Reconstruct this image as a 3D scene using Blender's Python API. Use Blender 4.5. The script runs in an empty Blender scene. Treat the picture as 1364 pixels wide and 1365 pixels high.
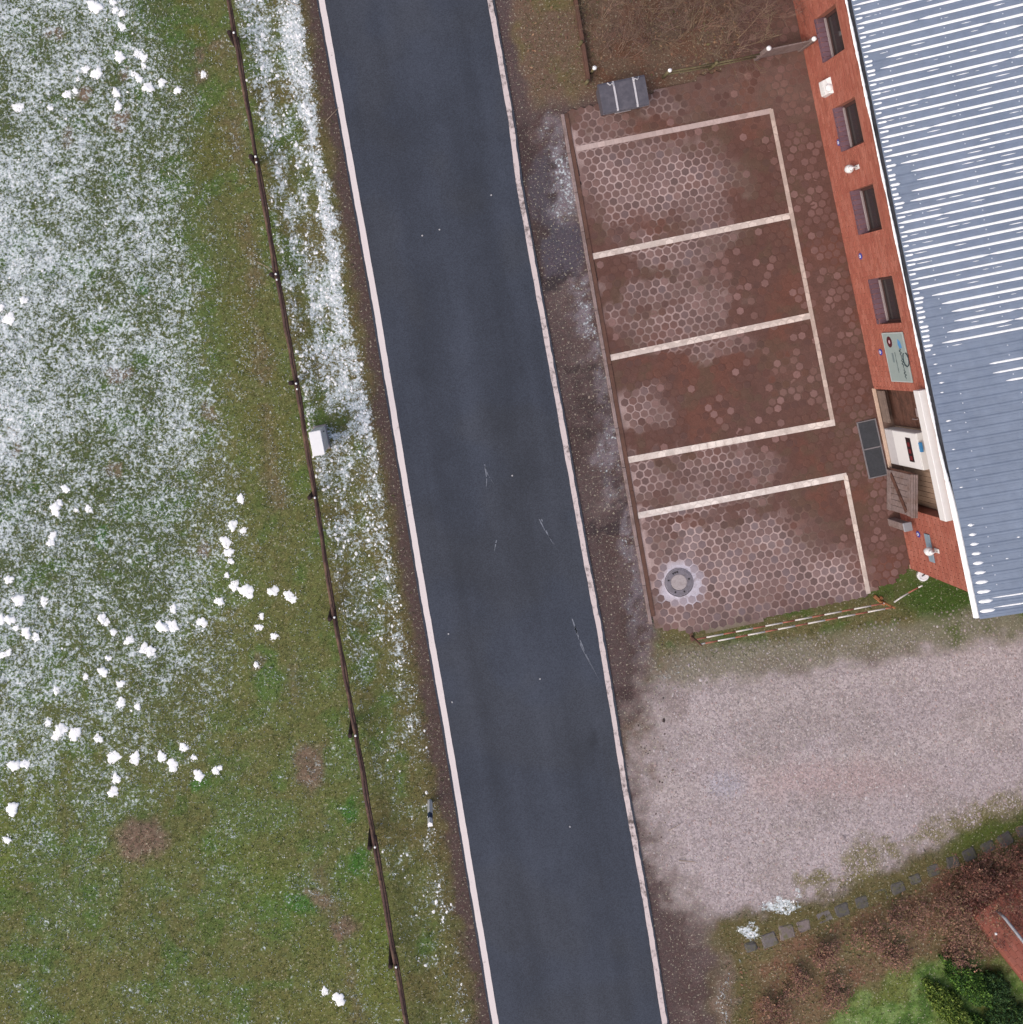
import bpy, bmesh, math, random
import numpy as np
from mathutils import Vector, Matrix, Euler

R = math.radians
random.seed(7)
rng = np.random.default_rng(11)
SC = bpy.context.scene
COL = SC.collection

# ------------------------------------------------------------------ camera, sky, sun, exposure
H = 25.0            # flying height of the camera above the ground
S = 55.0            # photo pixels per metre on the ground
CX, CY = 520.0, 475.0   # photo pixel straight below the camera
cam_d = bpy.data.cameras.new('camera')
cam = bpy.data.objects.new('camera', cam_d)
COL.objects.link(cam)
cam.location = (0, 0, H)
cam.rotation_euler = (0, 0, 0)
cam_d.sensor_fit = 'HORIZONTAL'
cam_d.sensor_width = 36.0
cam_d.lens = 36.0 * H * S / 1364.0
cam_d.shift_x = (682.0 - CX) / 1364.0
cam_d.shift_y = -(682.5 - CY) / 1364.0
cam_d.clip_end = 2000.0
SC.camera = cam

SUN_EL, SUN_AZ = 48.0, 235.0          # azimuth clockwise from +Y
world = bpy.data.worlds.new('World')
SC.world = world
world.use_nodes = True
wn = world.node_tree
wn.nodes.clear()
sky = wn.nodes.new('ShaderNodeTexSky')
sky.sky_type = 'NISHITA'
sky.sun_disc = False
sky.sun_elevation = R(SUN_EL)
sky.sun_rotation = R(SUN_AZ)
sky.air_density = 1.0
sky.dust_density = 6.0
sky.ozone_density = 1.0
bg = wn.nodes.new('ShaderNodeBackground')
bg.inputs['Strength'].default_value = 0.15
wo = wn.nodes.new('ShaderNodeOutputWorld')
wn.links.new(sky.outputs[0], bg.inputs[0])
wn.links.new(bg.outputs[0], wo.inputs[0])

sun_d = bpy.data.lights.new('sun', 'SUN')
sun_d.energy = 0.9
sun_d.angle = R(100)
sun_d.color = (1.0, 0.955, 0.92)
sun = bpy.data.objects.new('sun', sun_d)
COL.objects.link(sun)
sdir = Vector((math.sin(R(SUN_AZ)) * math.cos(R(SUN_EL)), math.cos(R(SUN_AZ)) * math.cos(R(SUN_EL)), math.sin(R(SUN_EL))))
sun.rotation_euler = sdir.to_track_quat('Z', 'Y').to_euler()
sun.location = sdir * 40

SC.view_settings.view_transform = 'Standard'
SC.view_settings.look = 'None'
SC.view_settings.exposure = 0.06
SC.view_settings.gamma = 1.0
SC.view_settings.use_curve_mapping = False

# ------------------------------------------------------------------ helpers
ALB = 0.86     # albedo of a surface that shows a given picture value


def lin(v):
    v = v / 255.0
    return v / 12.92 if v <= 0.04045 else ((v + 0.055) / 1.055) ** 2.4


def C(r, g, b):
    return np.array([lin(r), lin(g), lin(b)]) * ALB


def G(px, py, z=0.0):
    """photo pixel -> point at height z"""
    k = (H - z) / H / S
    return Vector(((px - CX) * k, -(py - CY) * k, z))


def sst(a, b, x):
    t = np.clip((x - a) / (b - a), 0, 1)
    return t * t * (3 - 2 * t)


class VN:
    """value noise on arrays"""
    def __init__(self, seed):
        self.t = np.random.default_rng(seed).random((256, 256))

    def __call__(self, x, y, scale):
        x = np.asarray(x, float) / scale
        y = np.asarray(y, float) / scale
        xi = np.floor(x).astype(int)
        yi = np.floor(y).astype(int)
        fx = x - xi
        fy = y - yi
        fx = fx * fx * (3 - 2 * fx)
        fy = fy * fy * (3 - 2 * fy)
        t = self.t
        a = t[xi & 255, yi & 255]
        b = t[(xi + 1) & 255, yi & 255]
        c = t[xi & 255, (yi + 1) & 255]
        d = t[(xi + 1) & 255, (yi + 1) & 255]
        return (a * (1 - fx) + b * fx) * (1 - fy) + (c * (1 - fx) + d * fx) * fy


NZ = [VN(s) for s in range(20)]


def fbm(k, x, y, scale, octs=4):
    v = 0
    a = 0.5
    tot = 0
    for o in range(octs):
        v = v + a * NZ[(k + o) % 20](x + 37 * o, y - 91 * o, scale)
        tot += a
        a *= 0.55
        scale *= 0.5
    return v / tot


def nt(m):
    return m.node_tree


def node(m, t, **kw):
    n = nt(m).nodes.new(t)
    for k, v in kw.items():
        setattr(n, k, v)
    return n


def link(m, a, b):
    nt(m).links.new(a, b)


def new_mat(name, rough=0.8, metallic=0.0, spec=0.3):
    m = bpy.data.materials.new(name)
    m.use_nodes = True
    b = nt(m).nodes['Principled BSDF']
    b.inputs['Roughness'].default_value = rough
    b.inputs['Metallic'].default_value = metallic
    b.inputs['Specular IOR Level'].default_value = spec
    return m, b


def ramp_mul(m, src, lo, hi):
    mr = node(m, 'ShaderNodeMapRange')
    mr.inputs['From Min'].default_value = 0.25
    mr.inputs['From Max'].default_value = 0.75
    mr.inputs['To Min'].default_value = lo
    mr.inputs['To Max'].default_value = hi
    link(m, src, mr.inputs['Value'])
    return mr.outputs[0]


def noise(m, scale, detail=4.0, rough=0.6, vec=None, obj=False):
    n = node(m, 'ShaderNodeTexNoise')
    n.inputs['Scale'].default_value = scale
    n.inputs['Detail'].default_value = detail
    n.inputs['Roughness'].default_value = rough
    if vec is None:
        if obj:
            vec = node(m, 'ShaderNodeTexCoord').outputs['Object']
        else:
            vec = node(m, 'ShaderNodeNewGeometry').outputs['Position']
    link(m, vec, n.inputs['Vector'])
    return n


def scale_col(m, col_socket, fac_socket):
    v = node(m, 'ShaderNodeVectorMath', operation='SCALE')
    link(m, col_socket, v.inputs[0])
    link(m, fac_socket, v.inputs['Scale'])
    return v.outputs[0]


def mixc(m, fac, a, b):
    x = node(m, 'ShaderNodeMix', data_type='RGBA')
    for s, v in ((x.inputs[0], fac), (x.inputs[6], a), (x.inputs[7], b)):
        if isinstance(v, (float, int)):
            s.default_value = v
        elif isinstance(v, (tuple, list, np.ndarray)):
            s.default_value = (float(v[0]), float(v[1]), float(v[2]), 1)
        else:
            link(m, v, s)
    return x.outputs[2]


def bump(m, b, h, strength=0.3, dist=0.01):
    n = node(m, 'ShaderNodeBump')
    n.inputs['Strength'].default_value = strength
    n.inputs['Distance'].default_value = dist
    link(m, h, n.inputs['Height'])
    link(m, n.outputs[0], b.inputs['Normal'])


def pm(name, col, rough=0.8, var=0.2, scale=12.0, dirt=None, dirt_amt=0.35, dirt_scale=3.0, bmp=0.2, metallic=0.0, spec=0.3, src=None):
    """procedural material: colour with two scales of variation, optional dirt and bump.
    src: None = plain colour, otherwise the name of a colour attribute or 'OBJECT' for the object colour"""
    m, b = new_mat(name, rough, metallic, spec)
    n1 = noise(m, scale)
    n2 = noise(m, scale * 0.17, 3)
    f = node(m, 'ShaderNodeMath', operation='MULTIPLY')
    link(m, ramp_mul(m, n1.outputs[0], 1 - var, 1 + var), f.inputs[0])
    link(m, ramp_mul(m, n2.outputs[0], 1 - var * 0.6, 1 + var * 0.6), f.inputs[1])
    if src is None:
        rgb = node(m, 'ShaderNodeRGB')
        rgb.outputs[0].default_value = (float(col[0]), float(col[1]), float(col[2]), 1)
        base = rgb.outputs[0]
    elif src == 'OBJECT':
        base = node(m, 'ShaderNodeObjectInfo').outputs['Color']
    else:
        a = node(m, 'ShaderNodeAttribute')
        a.attribute_name = src
        base = a.outputs['Color']
    c = scale_col(m, base, f.outputs[0])
    if dirt is not None:
        n3 = noise(m, dirt_scale, 5, 0.7)
        mr = node(m, 'ShaderNodeMapRange')
        mr.inputs['From Min'].default_value = 0.48
        mr.inputs['From Max'].default_value = 0.66
        mr.inputs['To Max'].default_value = dirt_amt
        link(m, n3.outputs[0], mr.inputs['Value'])
        c = mixc(m, mr.outputs[0], c, dirt)
    link(m, c, b.inputs['Base Color'])
    if bmp:
        bump(m, b, n1.outputs[0], bmp, 0.01)
    return m


class MB:
    """collects geometry, builds ONE mesh object"""
    def __init__(self):
        self.v, self.f, self.c = [], [], []

    def add(self, vs, fs, col=None):
        o = len(self.v)
        self.v += [tuple(p) for p in vs]
        self.f += [tuple(i + o for i in f) for f in fs]
        if col is not None:
            self.c += [tuple(col)] * len(vs)
        return self

    def box(self, a, b, col=None, bev=0.0, mat=None):
        x0, y0, z0 = a
        x1, y1, z1 = b
        if bev <= 0:
            vs = [(x0, y0, z0), (x1, y0, z0), (x1, y1, z0), (x0, y1, z0), (x0, y0, z1), (x1, y0, z1), (x1, y1, z1), (x0, y1, z1)]
            fs = [(0, 3, 2, 1), (4, 5, 6, 7), (0, 1, 5, 4), (1, 2, 6, 5), (2, 3, 7, 6), (3, 0, 4, 7)]
        else:
            k = bev
            def ring(z, i):
                return [(x0 + i + k, y0 + i, z), (x1 - i - k, y0 + i, z), (x1 - i, y0 + i + k, z), (x1 - i, y1 - i - k, z), (x1 - i - k, y1 - i, z), (x0 + i + k, y1 - i, z), (x0 + i, y1 - i - k, z), (x0 + i, y0 + i + k, z)]
            vs = ring(z0, 0) + ring(z1 - k, 0) + ring(z1, k)
            fs = []
            for r in range(2):
                for i in range(8):
                    j = (i + 1) % 8
                    fs.append((r * 8 + i, r * 8 + j, r * 8 + 8 + j, r * 8 + 8 + i))
            fs += [tuple(range(16, 24)), tuple(range(7, -1, -1))]
        if mat is not None:
            vs = [mat @ Vector(p) for p in vs]
        return self.add(vs, fs, col)

    def tube(self, pts, rad, n=6, col=None, cap=True):
        pts = [Vector(p) for p in pts]
        if not isinstance(rad, (list, tuple)):
            rad = [rad] * len(pts)
        vs = []
        prev = None
        for i, p in enumerate(pts):
            d = (pts[min(i + 1, len(pts) - 1)] - pts[max(i - 1, 0)])
            if d.length < 1e-9:
                d = Vector((0, 0, 1))
            d.normalize()
            if prev is None:
                a = d.orthogonal().normalized()
            else:
                a = (prev - d * prev.dot(d))
                a = a.normalized() if a.length > 1e-6 else d.orthogonal().normalized()
            prev = a
            b = d.cross(a)
            for k in range(n):
                t = 2 * math.pi * k / n
                vs.append(p + (a * math.cos(t) + b * math.sin(t)) * rad[i])
        fs = []
        for i in range(len(pts) - 1):
            for k in range(n):
                j = (k + 1) % n
                fs.append((i * n + k, i * n + j, (i + 1) * n + j, (i + 1) * n + k))
        if cap:
            fs.append(tuple(range(n - 1, -1, -1)))
            m = (len(pts) - 1) * n
            fs.append(tuple(range(m, m + n)))
        return self.add(vs, fs, col)

    def lathe(self, prof, n=20, centre=(0, 0, 0), col=None, axis='Z'):
        vs = []
        for r, z in prof:
            for k in range(n):
                t = 2 * math.pi * k / n
                p = (r * math.cos(t), r * math.sin(t), z)
                if axis == 'X':
                    p = (p[2], p[0], p[1])
                vs.append((p[0] + centre[0], p[1] + centre[1], p[2] + centre[2]))
        fs = []
        for i in range(len(prof) - 1):
            for k in range(n):
                j = (k + 1) % n
                fs.append((i * n + k, i * n + j, (i + 1) * n + j, (i + 1) * n + k))
        fs.append(tuple(range(n - 1, -1, -1)))
        m = (len(prof) - 1) * n
        fs.append(tuple(range(m, m + n)))
        return self.add(vs, fs, col)

    def mesh(self, name, m=None, smooth=False):
        me = bpy.data.meshes.new(name)
        me.from_pydata(self.v, [], self.f)
        if self.c:
            a = me.color_attributes.new('col', 'FLOAT_COLOR', 'POINT')
            arr = np.ones((len(self.v), 4), np.float32)
            arr[:, :3] = np.array(self.c)
            a.data.foreach_set('color', arr.ravel())
        if smooth:
            me.polygons.foreach_set('use_smooth', [True] * len(me.polygons))
        if m:
            me.materials.append(m)
        me.update()
        return me

    def build(self, name, m=None, parent=None, smooth=False):
        o = bpy.data.objects.new(name, self.mesh(name, m, smooth))
        COL.objects.link(o)
        if parent is not None:
            o.parent = parent
        return o


def np_mesh(name, verts, faces, cols=None, m=None, smooth=False, floats=None):
    """verts (n,3), faces (k,3|4) arrays"""
    me = bpy.data.meshes.new(name)
    nv, nf, w = len(verts), len(faces), faces.shape[1]
    me.vertices.add(nv)
    me.vertices.foreach_set('co', np.ascontiguousarray(verts, np.float32).ravel())
    me.loops.add(nf * w)
    me.loops.foreach_set('vertex_index', np.ascontiguousarray(faces, np.int32).ravel())
    me.polygons.add(nf)
    me.polygons.foreach_set('loop_start', np.arange(0, nf * w, w, dtype=np.int32))
    me.polygons.foreach_set('loop_total', np.full(nf, w, np.int32))
    if smooth:
        me.polygons.foreach_set('use_smooth', np.ones(nf, bool))
    if cols is not None:
        a = me.color_attributes.new('col', 'FLOAT_COLOR', 'POINT')
        arr = np.ones((nv, 4), np.float32)
        arr[:, :3] = cols
        a.data.foreach_set('color', arr.ravel())
    for k, arr in (floats or {}).items():
        a = me.attributes.new(k, 'FLOAT', 'POINT')
        a.data.foreach_set('value', np.ascontiguousarray(arr, np.float32))
    me.update()
    me.validate()
    if m:
        me.materials.append(m)
    return me


def obj(name, me, parent=None):
    o = bpy.data.objects.new(name, me)
    COL.objects.link(o)
    if parent is not None:
        o.parent = parent
    return o


def thing(name, label, cat, loc=(0, 0, 0), rotz=0.0, group=None):
    o = bpy.data.objects.new(name, None)
    COL.objects.link(o)
    o.empty_display_size = 0.2
    o.location = loc
    o.rotation_euler = (0, 0, rotz)
    return tag(o, label, cat, group)


def tag(o, label, cat, group=None, kind=None):
    o['label'] = label
    o['category'] = cat
    if group:
        o['group'] = group
    if kind:
        o['kind'] = kind
    return o


def struct(o, label, cat):
    return tag(o, label, cat, kind='structure')


# ------------------------------------------------------------------ layout lines (photo pixels, only a unit of 1/55 m)
def line(pts):
    ys = [p[1] for p in pts]
    xs = [p[0] for p in pts]
    # straight continuation at both ends
    k0 = (xs[1] - xs[0]) / (ys[1] - ys[0])
    k1 = (xs[-1] - xs[-2]) / (ys[-1] - ys[-2])
    ys = [-900] + ys + [2400]
    xs = [xs[0] + k0 * (-900 - ys[1])] + xs + [xs[-1] + k1 * (2400 - ys[-2])]
    return lambda y: np.interp(y, ys, xs)


XL = line([(429, 0), (475, 260), (500, 400), (566, 800), (594, 960), (661, 1365)])
XR = line([(653, 0), (681, 161), (691, 243), (719, 400), (748, 560), (780, 742), (799, 841), (818, 956), (832, 1047), (846, 1122), (860, 1200), (886, 1365)])
XF = line([(304, 0), (312, 45), (342, 210), (369, 367), (396, 512), (420, 665), (446, 825), (474, 980), (500, 1130), (528, 1290), (543, 1365)])
XK = line([(752, 152), (870, 828)])
XW = line([(1060, 21), (1214, 758)])
YV = line([(0, 0), (1, 1)])


def inpoly(x, y, poly):
    x = np.asarray(x, float)
    y = np.asarray(y, float)
    r = np.zeros(x.shape, bool)
    n = len(poly)
    for i in range(n):
        x0, y0 = poly[i]
        x1, y1 = poly[(i + 1) % n]
        c = ((y0 > y) != (y1 > y)) & (x < (x1 - x0) * (y - y0) / (y1 - y0 + 1e-12) + x0)
        r ^= c
    return r


def polydist(x, y, pts):
    """distance in px to an open polyline"""
    d = np.full(np.shape(x), 1e9)
    for (x0, y0), (x1, y1) in zip(pts[:-1], pts[1:]):
        dx, dy = x1 - x0, y1 - y0
        t = np.clip(((x - x0) * dx + (y - y0) * dy) / (dx * dx + dy * dy), 0, 1)
        d = np.minimum(d, np.hypot(x - x0 - t * dx, y - y0 - t * dy))
    return d


def ell(x, y, cx, cy, rx, ry, soft=0.35, rot=0.0):
    dx, dy = x - cx, y - cy
    if rot:
        c, s = math.cos(R(rot)), math.sin(R(rot))
        dx, dy = dx * c + dy * s, -dx * s + dy * c
    d = np.hypot(dx / rx, dy / ry)
    return 1 - sst(1 - soft, 1 + soft, d)


LOT = [(757, 150), (800, 142), (890, 118), (960, 96), (985, 60), (985, -260), (1003, -260), (1059, 21), (1212, 752), (1196, 772), (1150, 794), (1040, 820), (950, 842), (874, 838), (866, 800)]


# ------------------------------------------------------------------ ground colours
def ground_maps(x, y):
    """x,y in px arrays -> colour, snow cover, gravel weight, height"""
    n = len(x)
    xl, xr, xf, xk = XL(y), XR(y), XF(y), XK(y)
    w1 = fbm(0, x, y, 60) - 0.5
    w2 = fbm(5, x, y, 22) - 0.5
    w3 = fbm(9, x, y, 160) - 0.5
    w4 = fbm(3, x + 500, y, 10, 3) - 0.5
    col = np.zeros((n, 3))

    def lay(c, m):
        m = np.clip(m, 0, 1)[:, None]
        col[:] = col * (1 - m) + np.asarray(c)[None] * m

    # meadow and verge grass
    lay(C(104, 110, 66), np.ones(n))
    lay(C(94, 112, 64), sst(-0.10, 0.16, w1 + .5 * w2) * .8)
    lay(C(110, 104, 70), sst(0.04, 0.2, -w2 - 0.3 * w1) * 0.35)
    lay(C(78, 94, 60), sst(320, 200, x + 80 * w1) * sst(1150, 700, y + 120 * w1) * .85)
    lay(C(98, 116, 54), sst(900, 1200, y) * sst(-0.05, 0.15, w3) * 0.7)
    lay(C(112, 110, 64), sst(1180, 1400, y + 120 * w3) * 0.5)
    lay(C(74, 112, 50), sst(0.10, 0.22, fbm(12, x, y, 40, 4) - 0.5) * 0.45)
    lay(C(56, 108, 40), np.maximum.reduce([ell(x + 24 * w2, y + 24 * w4, a, b, rx, ry, .4) for (a, b, rx, ry) in ((262, 1045, 14, 10), (185, 378, 9, 14), (135, 715, 10, 12), (470, 1080, 10, 18), (480, 1150, 12, 20), (400, 1205, 22, 12))]) * .7)
    # olive strip without frost beside the fence
    lay(C(102, 100, 57), sst(-0.1, 0.15, w2 + w1) * sst(-110, -60, x - xf) * (1 - sst(-30, 0, x - xf)) * sst(900, 500, y) * 0.8)
    # bare brown streak inside the fence
    sk = polydist(x, y, [(300, 60), (330, 300), (352, 520), (384, 800), (392, 930), (412, 1030), (432, 1180), (456, 1250), (478, 1365)])
    lay(C(116, 100, 82), (1 - sst(2, 26, sk + 40 * w2)) * 0.6 * sst(-0.12, 0.14, w1 + w2 * 0.8))
    for (a, b, rx, ry, k) in ((187, 1118, 34, 30, 1), (270, 733, 9, 9, .8), (266, 70, 9, 9, .7), (287, 62, 10, 8, .5), (267, 100, 9, 11, .7), (413, 1022, 20, 32, .9), (457, 1240, 17, 15, .9), (428, 1195, 15, 10, .7),
                              (345, 884, 9, 14, .6), (157, 160, 13, 11, .9), (72, 42, 11, 9, .8), (87, 178, 9, 14, .7), (157, 498, 16, 10, .8), (20, 575, 9, 9, .8), (20, 598, 8, 8, .8), (280, 550, 7, 12, .7), (165, 98, 10, 8, .9), (108, 125, 12, 9, 1), (150, 628, 10, 6, .7)):
        lay(C(122, 104, 92), ell(x + 26 * w2, y + 26 * w4, a, b, rx, ry, 0.3) * k)
    # verge
    vg = sst(-4, 6, x - xf)
    lay(C(106, 108, 68), vg * 0.8)
    lay(C(86, 112, 58), vg * sst(-.04, 0.14, fbm(7, x, y, 30, 4) - 0.5) * 0.75)
    lay(C(110, 98, 66), vg * sst(0.02, 0.18, -w1 - .4 * w2) * 0.5)
    lay(C(98, 88, 62), sst(-62, -26, x - xl + 30 * w2) * 0.85)
    lay(C(86, 71, 70), sst(-32, -17, x - xl + 24 * w2 + 8 * w4))
    lay(C(74, 62, 64), sst(-14, -5, x - xl) * 0.5)
    # right of the road: dirt shoulder everywhere first
    rt = sst(-2, 2, x - (xl + xr) / 2)
    lay(C(97, 82, 83), rt)
    lay(C(86, 70, 70), rt * sst(-0.02, 0.14, w1 + 0.5 * w2) * 0.9)
    lay(C(112, 98, 98), rt * sst(0.04, 0.18, w2 - w1) * 0.6)
    dk = x - xr
    lay(C(88, 74, 76), rt * (1 - sst(14, 40, dk + 30 * w2)) * 0.8)
    for (a, b, rx, ry, c, k) in ((752, 335, 30, 42, (84, 78, 90), .95), (727, 245, 22, 48, (84, 79, 90), .8), (732, 300, 20, 40, (84, 79, 90), .85), (741, 232, 14, 46, (66, 54, 54), .8),
                                 (740, 372, 26, 10, (62, 54, 58), .9), (700, 205, 10, 40, (70, 58, 60), .8), (716, 330, 12, 46, (72, 60, 60), .8), (776, 492, 34, 6, (64, 54, 56), .9), (796, 530, 26, 5, (64, 54, 56), .9), (790, 575, 34, 6, (66, 56, 58), .8), (836, 668, 20, 5, (62, 52, 56), .9), (808, 705, 26, 6, (66, 56, 60), .9), (760, 610, 10, 60, (76, 62, 62), .7), (840, 850, 14, 60, (78, 64, 64), .7), (765, 284, 12, 14, (70, 58, 46), .9), (800, 560, 20, 36, (84, 70, 72), .8), (770, 430, 20, 60, (92, 77, 78), .6),
                                 (782, 510, 26, 8, (74, 62, 64), .7), (788, 545, 30, 9, (74, 62, 64), .7), (812, 640, 22, 10, (74, 62, 66), .7), (822, 690, 20, 9, (72, 60, 64), .7), (850, 790, 12, 10, (80, 70, 78), .7),
                                 (832, 922, 18, 8, (72, 58, 60), .8), (850, 985, 22, 30, (102, 86, 72), .7), (868, 1010, 14, 22, (98, 78, 58), .7)):
        lay(C(*c), ell(x + 40 * w2, y + 30 * w4, a, b, rx, ry, 0.3) * k)
    # rime on the shoulder beside the kerb
    ri = np.zeros(n)
    for (a, b, rx, ry, k) in ((748, 190, 22, 34, .7), (752, 232, 22, 50, 1), (757, 275, 22, 24, .9), (782, 395, 18, 30, .8), (783, 428, 20, 26, .9), (795, 470, 10, 50, .7), (806, 520, 10, 30, .6), (812, 600, 22, 42, .75), (815, 655, 16, 20, .5), (838, 720, 12, 60, .7), (846, 790, 14, 60, .6), (866, 860, 28, 40, .4), (895, 905, 24, 24, .6)):
        ri = np.maximum(ri, ell(x + 40 * w2, y + 40 * w4, a, b, rx, ry, 0.45) * k)
    lay(C(136, 128, 140), ri * rt * sst(-0.2, 0.08, w4 + 0.4 * w2) * .8)
    # top garden bed: leaf litter and moss
    gb = rt * sst(150, 118, y + 26 * w2 + 0.07 * (x - 760)) * sst(18, 34, dk + 22 * w2)
    lay(C(112, 92, 80), gb)
    lay(C(108, 98, 68), gb * sst(-0.06, 0.1, w1) * (1 - sst(740, 790, x)))
    lay(C(112, 82, 68), gb * sst(-0.02, 0.12, w2 + 0.5 * w3) * sst(770, 810, x) * 0.9)
    lay(C(112, 92, 84), gb * sst(860, 1000, x) * 0.6)
    # strip between paving and gravel
    st_y = np.interp(x, [860, 950, 1150, 1215, 1300, 1450], [850, 858, 818, 800, 800, 780])
    gs = rt * sst(-60, -30, y - st_y + 20 * w2) * sst(75, 40, y - st_y + 30 * w2) * sst(862, 885, x + 30 * w2 + 0.2 * (y - 850))
    lay(C(104, 98, 66), gs)
    lay(C(82, 96, 48), gs * np.maximum(sst(0.0, 0.12, w2), sst(1210, 1250, x) * 0.9))
    lay(C(66, 88, 36), gs * ell(x, y, 1255, 795, 60, 26, 0.5))
    # gravel yard
    gx = np.interp(y, [840, 880, 930, 1000, 1080, 1150, 1230, 1300], [905, 900, 900, 876, 868, 890, 950, 1000])
    gbot = np.interp(x, [880, 960, 1100, 1200, 1290, 1364, 1600], [1235, 1225, 1195, 1152, 1108, 1082, 990])
    gtop = np.interp(x, [880, 960, 1080, 1200, 1300, 1500], [900, 900, 884, 868, 850, 825])
    lay(C(138, 126, 126), rt * sst(-70, 0, x - gx + 60 * w2 + 60 * w4) * sst(840, 900, y) * sst(1300, 1200, y) * .7)
    gv = rt * sst(-50, 40, x - gx + 50 * w2 + 70 * w4) * sst(-6, 22, y - gtop + 40 * w2 + 12 * w4) * (1 - sst(-22, 16, y - gbot + 50 * w2 + 20 * w4))
    gcol = C(172, 160, 163)
    # drain grid strip, still mostly stone
    gd = rt * sst(-46, -24, y - gtop + 20 * w2) * sst(880, 920, x) * sst(50, 30, y - gtop)
    lay(C(132, 126, 112), gd * 0.8 * sst(-0.25, 0.1, w2 + 0.1))
    lay(gcol, gv)
    lay(C(158, 147, 146), gv * sst(-.05, 0.16, w1) * 0.7)
    trk = np.minimum(np.abs(polydist(x, y, [(870, 960), (1000, 940), (1200, 900), (1500, 850)])), np.abs(polydist(x, y, [(880, 1060), (1050, 1040), (1250, 990), (1500, 930)])))
    lay(C(184, 172, 172), gv * (1 - sst(6, 34, trk + 40 * w2)) * .5)
    lay(C(180, 168, 171), gv * sst(0.02, 0.16, -w3) * 0.6)
    lay(C(174, 150, 150), gv * ell(x + 60 * w2, y + 40 * w2, 1110, 1040, 120, 26, 0.6) * 0.6)
    lay(C(168, 164, 176), gv * ell(x, y, 968, 1046, 26, 18, 0.6) * 0.7)
    lay(C(122, 106, 104), gv * ell(x + 30 * w2, y, 905, 940, 14, 22, 0.5) * 0.6)
    for (a, b, rx, ry) in ((1150, 1150, 22, 34), (1130, 1172, 40, 12), (1190, 1128, 18, 12), (1240, 1112, 22, 18), (1085, 1178, 22, 10), (1295, 1095, 34, 18), (1340, 1080, 40, 22)):
        lay(C(110, 104, 62), ell(x + 40 * w2, y + 40 * w4, a, b, rx, ry, 0.4) * 0.75 * rt)
    # below the gravel: green rim, brown bed, lawn
    bd = rt * sst(-12, 14, y - gbot + 30 * w2) * sst(938, 975, x + 40 * w2)
    lay(C(100, 92, 62), bd)
    lay(C(86, 100, 46), bd * sst(1230, 1300, x) * (1 - sst(10, 44, y - gbot)))
    b2 = rt * sst(34, 58, y - gbot + 30 * w2) * sst(985, 1015, x + 40 * w2 - (y - 1300) * 0.2)
    lay(C(116, 98, 76), b2)
    lay(C(124, 90, 76), b2 * sst(0.0, 0.14, w2) * 0.7)
    lay(C(112, 104, 72), b2 * sst(-.02, 0.14, -w1) * 0.8)
    lay(C(96, 70, 60), b2 * sst(1200, 1290, x + 40 * w2) * .8)
    lawn = rt * sst(0, 34, (y - np.interp(x, [1060, 1100, 1160, 1240, 1300, 1600], [1378, 1345, 1300, 1262, 1268, 1300])) + 40 * w2) * sst(1040, 1080, x)
    lay(C(94, 122, 58), lawn)
    lay(C(126, 148, 92), lawn * sst(-.02, 0.12, w4 + .5 * w2) * 0.7)
    lay(C(62, 92, 44), lawn * sst(.02, 0.14, -w4 - .3 * w2) * 0.6)
    lay(C(112, 110, 60), lawn * sst(0.06, 0.16, w1) * 0.6)
    # reddish leaves along the bottom of the shoulder
    lay(C(132, 112, 108), rt * ell(x + 30 * w2, y + 30 * w4, 968, 1330, 12, 60, 0.4) * 0.6)

    # ---- snow cover
    sn = np.zeros(n)
    edge = np.interp(y, [-200, 0, 150, 400, 650, 800, 1000, 1100, 1400], [210, 215, 255, 280, 318, 330, 300, 230, 120])
    lat = 1 - .8 * sst(-60, 50, x - edge + 110 * w1 + 60 * w2)
    ydn = np.interp(y, [-300, 0, 420, 640, 720, 900, 1010, 1100, 1220, 1400], [.50, .49, .53, .50, .46, .43, .37, .27, .19, .16])
    left = np.interp(x, [-300, 0, 120, 260], [.1, .06, 0, 0]) * np.interp(y, [0, 1000, 1250], [1, 1, 0])
    sn = lat * (ydn + .015 + left * .7 + 0.30 * w1 + 0.16 * w3 + .34 * w2)
    sn = np.where(x < xf, np.maximum(sn, 0.21 + 0.3 * w1 + .25 * w2), sn)
    # more melt in the soil spots
    sn *= 1 - np.clip(ell(x, y, 187, 1118, 36, 32, .3), 0, 1)
    # verge streaks
    q = (x - xf) / np.maximum(xl - 22 - xf, 1)
    a_r = np.interp(y, [-200, 0, 300, 450, 600, 760, 860, 1000, 1365], [.70, .66, .67, .60, .55, .51, .42, .29, .24])
    a_m = np.interp(y, [-200, 0, 260, 420, 600, 700, 850, 1000, 1365], [.48, .47, .46, .51, .43, .44, .35, .23, .19])
    streak = NZ[4](x - 0.17 * y, y * 0.12, 12) - 0.5
    v = a_m * (1 - sst(.55, 1.0, q)) + (a_r - a_m * .3) * np.exp(-((q - .82) / .13) ** 2)
    v = v + 0.40 * streak * sst(900, 500, y) + 0.5 * w2 + .3 * w4
    v *= 1 - sst(.93, 1.03, q + .1 * w2)
    v *= sst(-.03, .12, q)
    v *= 1 - 0.6 * ell(x + 20 * w2, y + 20 * w4, 440, 562, 20, 12, .6)
    sn = np.where((x > xf) & (x < xl), np.clip(v, 0, .85), sn)
    # right side: a few remains
    sr = np.maximum.reduce([ell(x + 20 * w2, y + 20 * w4, a, b, rx, ry, .4) * k for (a, b, rx, ry, k) in ((1040, 1208, 34, 10, .62), (998, 1242, 13, 8, .8), (1062, 1190, 10, 7, .5), (968, 1335, 10, 44, .34), (985, 1290, 6, 20, .2))])
    sn = np.where(x > xr, np.maximum(sr, ri * .42), sn)
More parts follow.
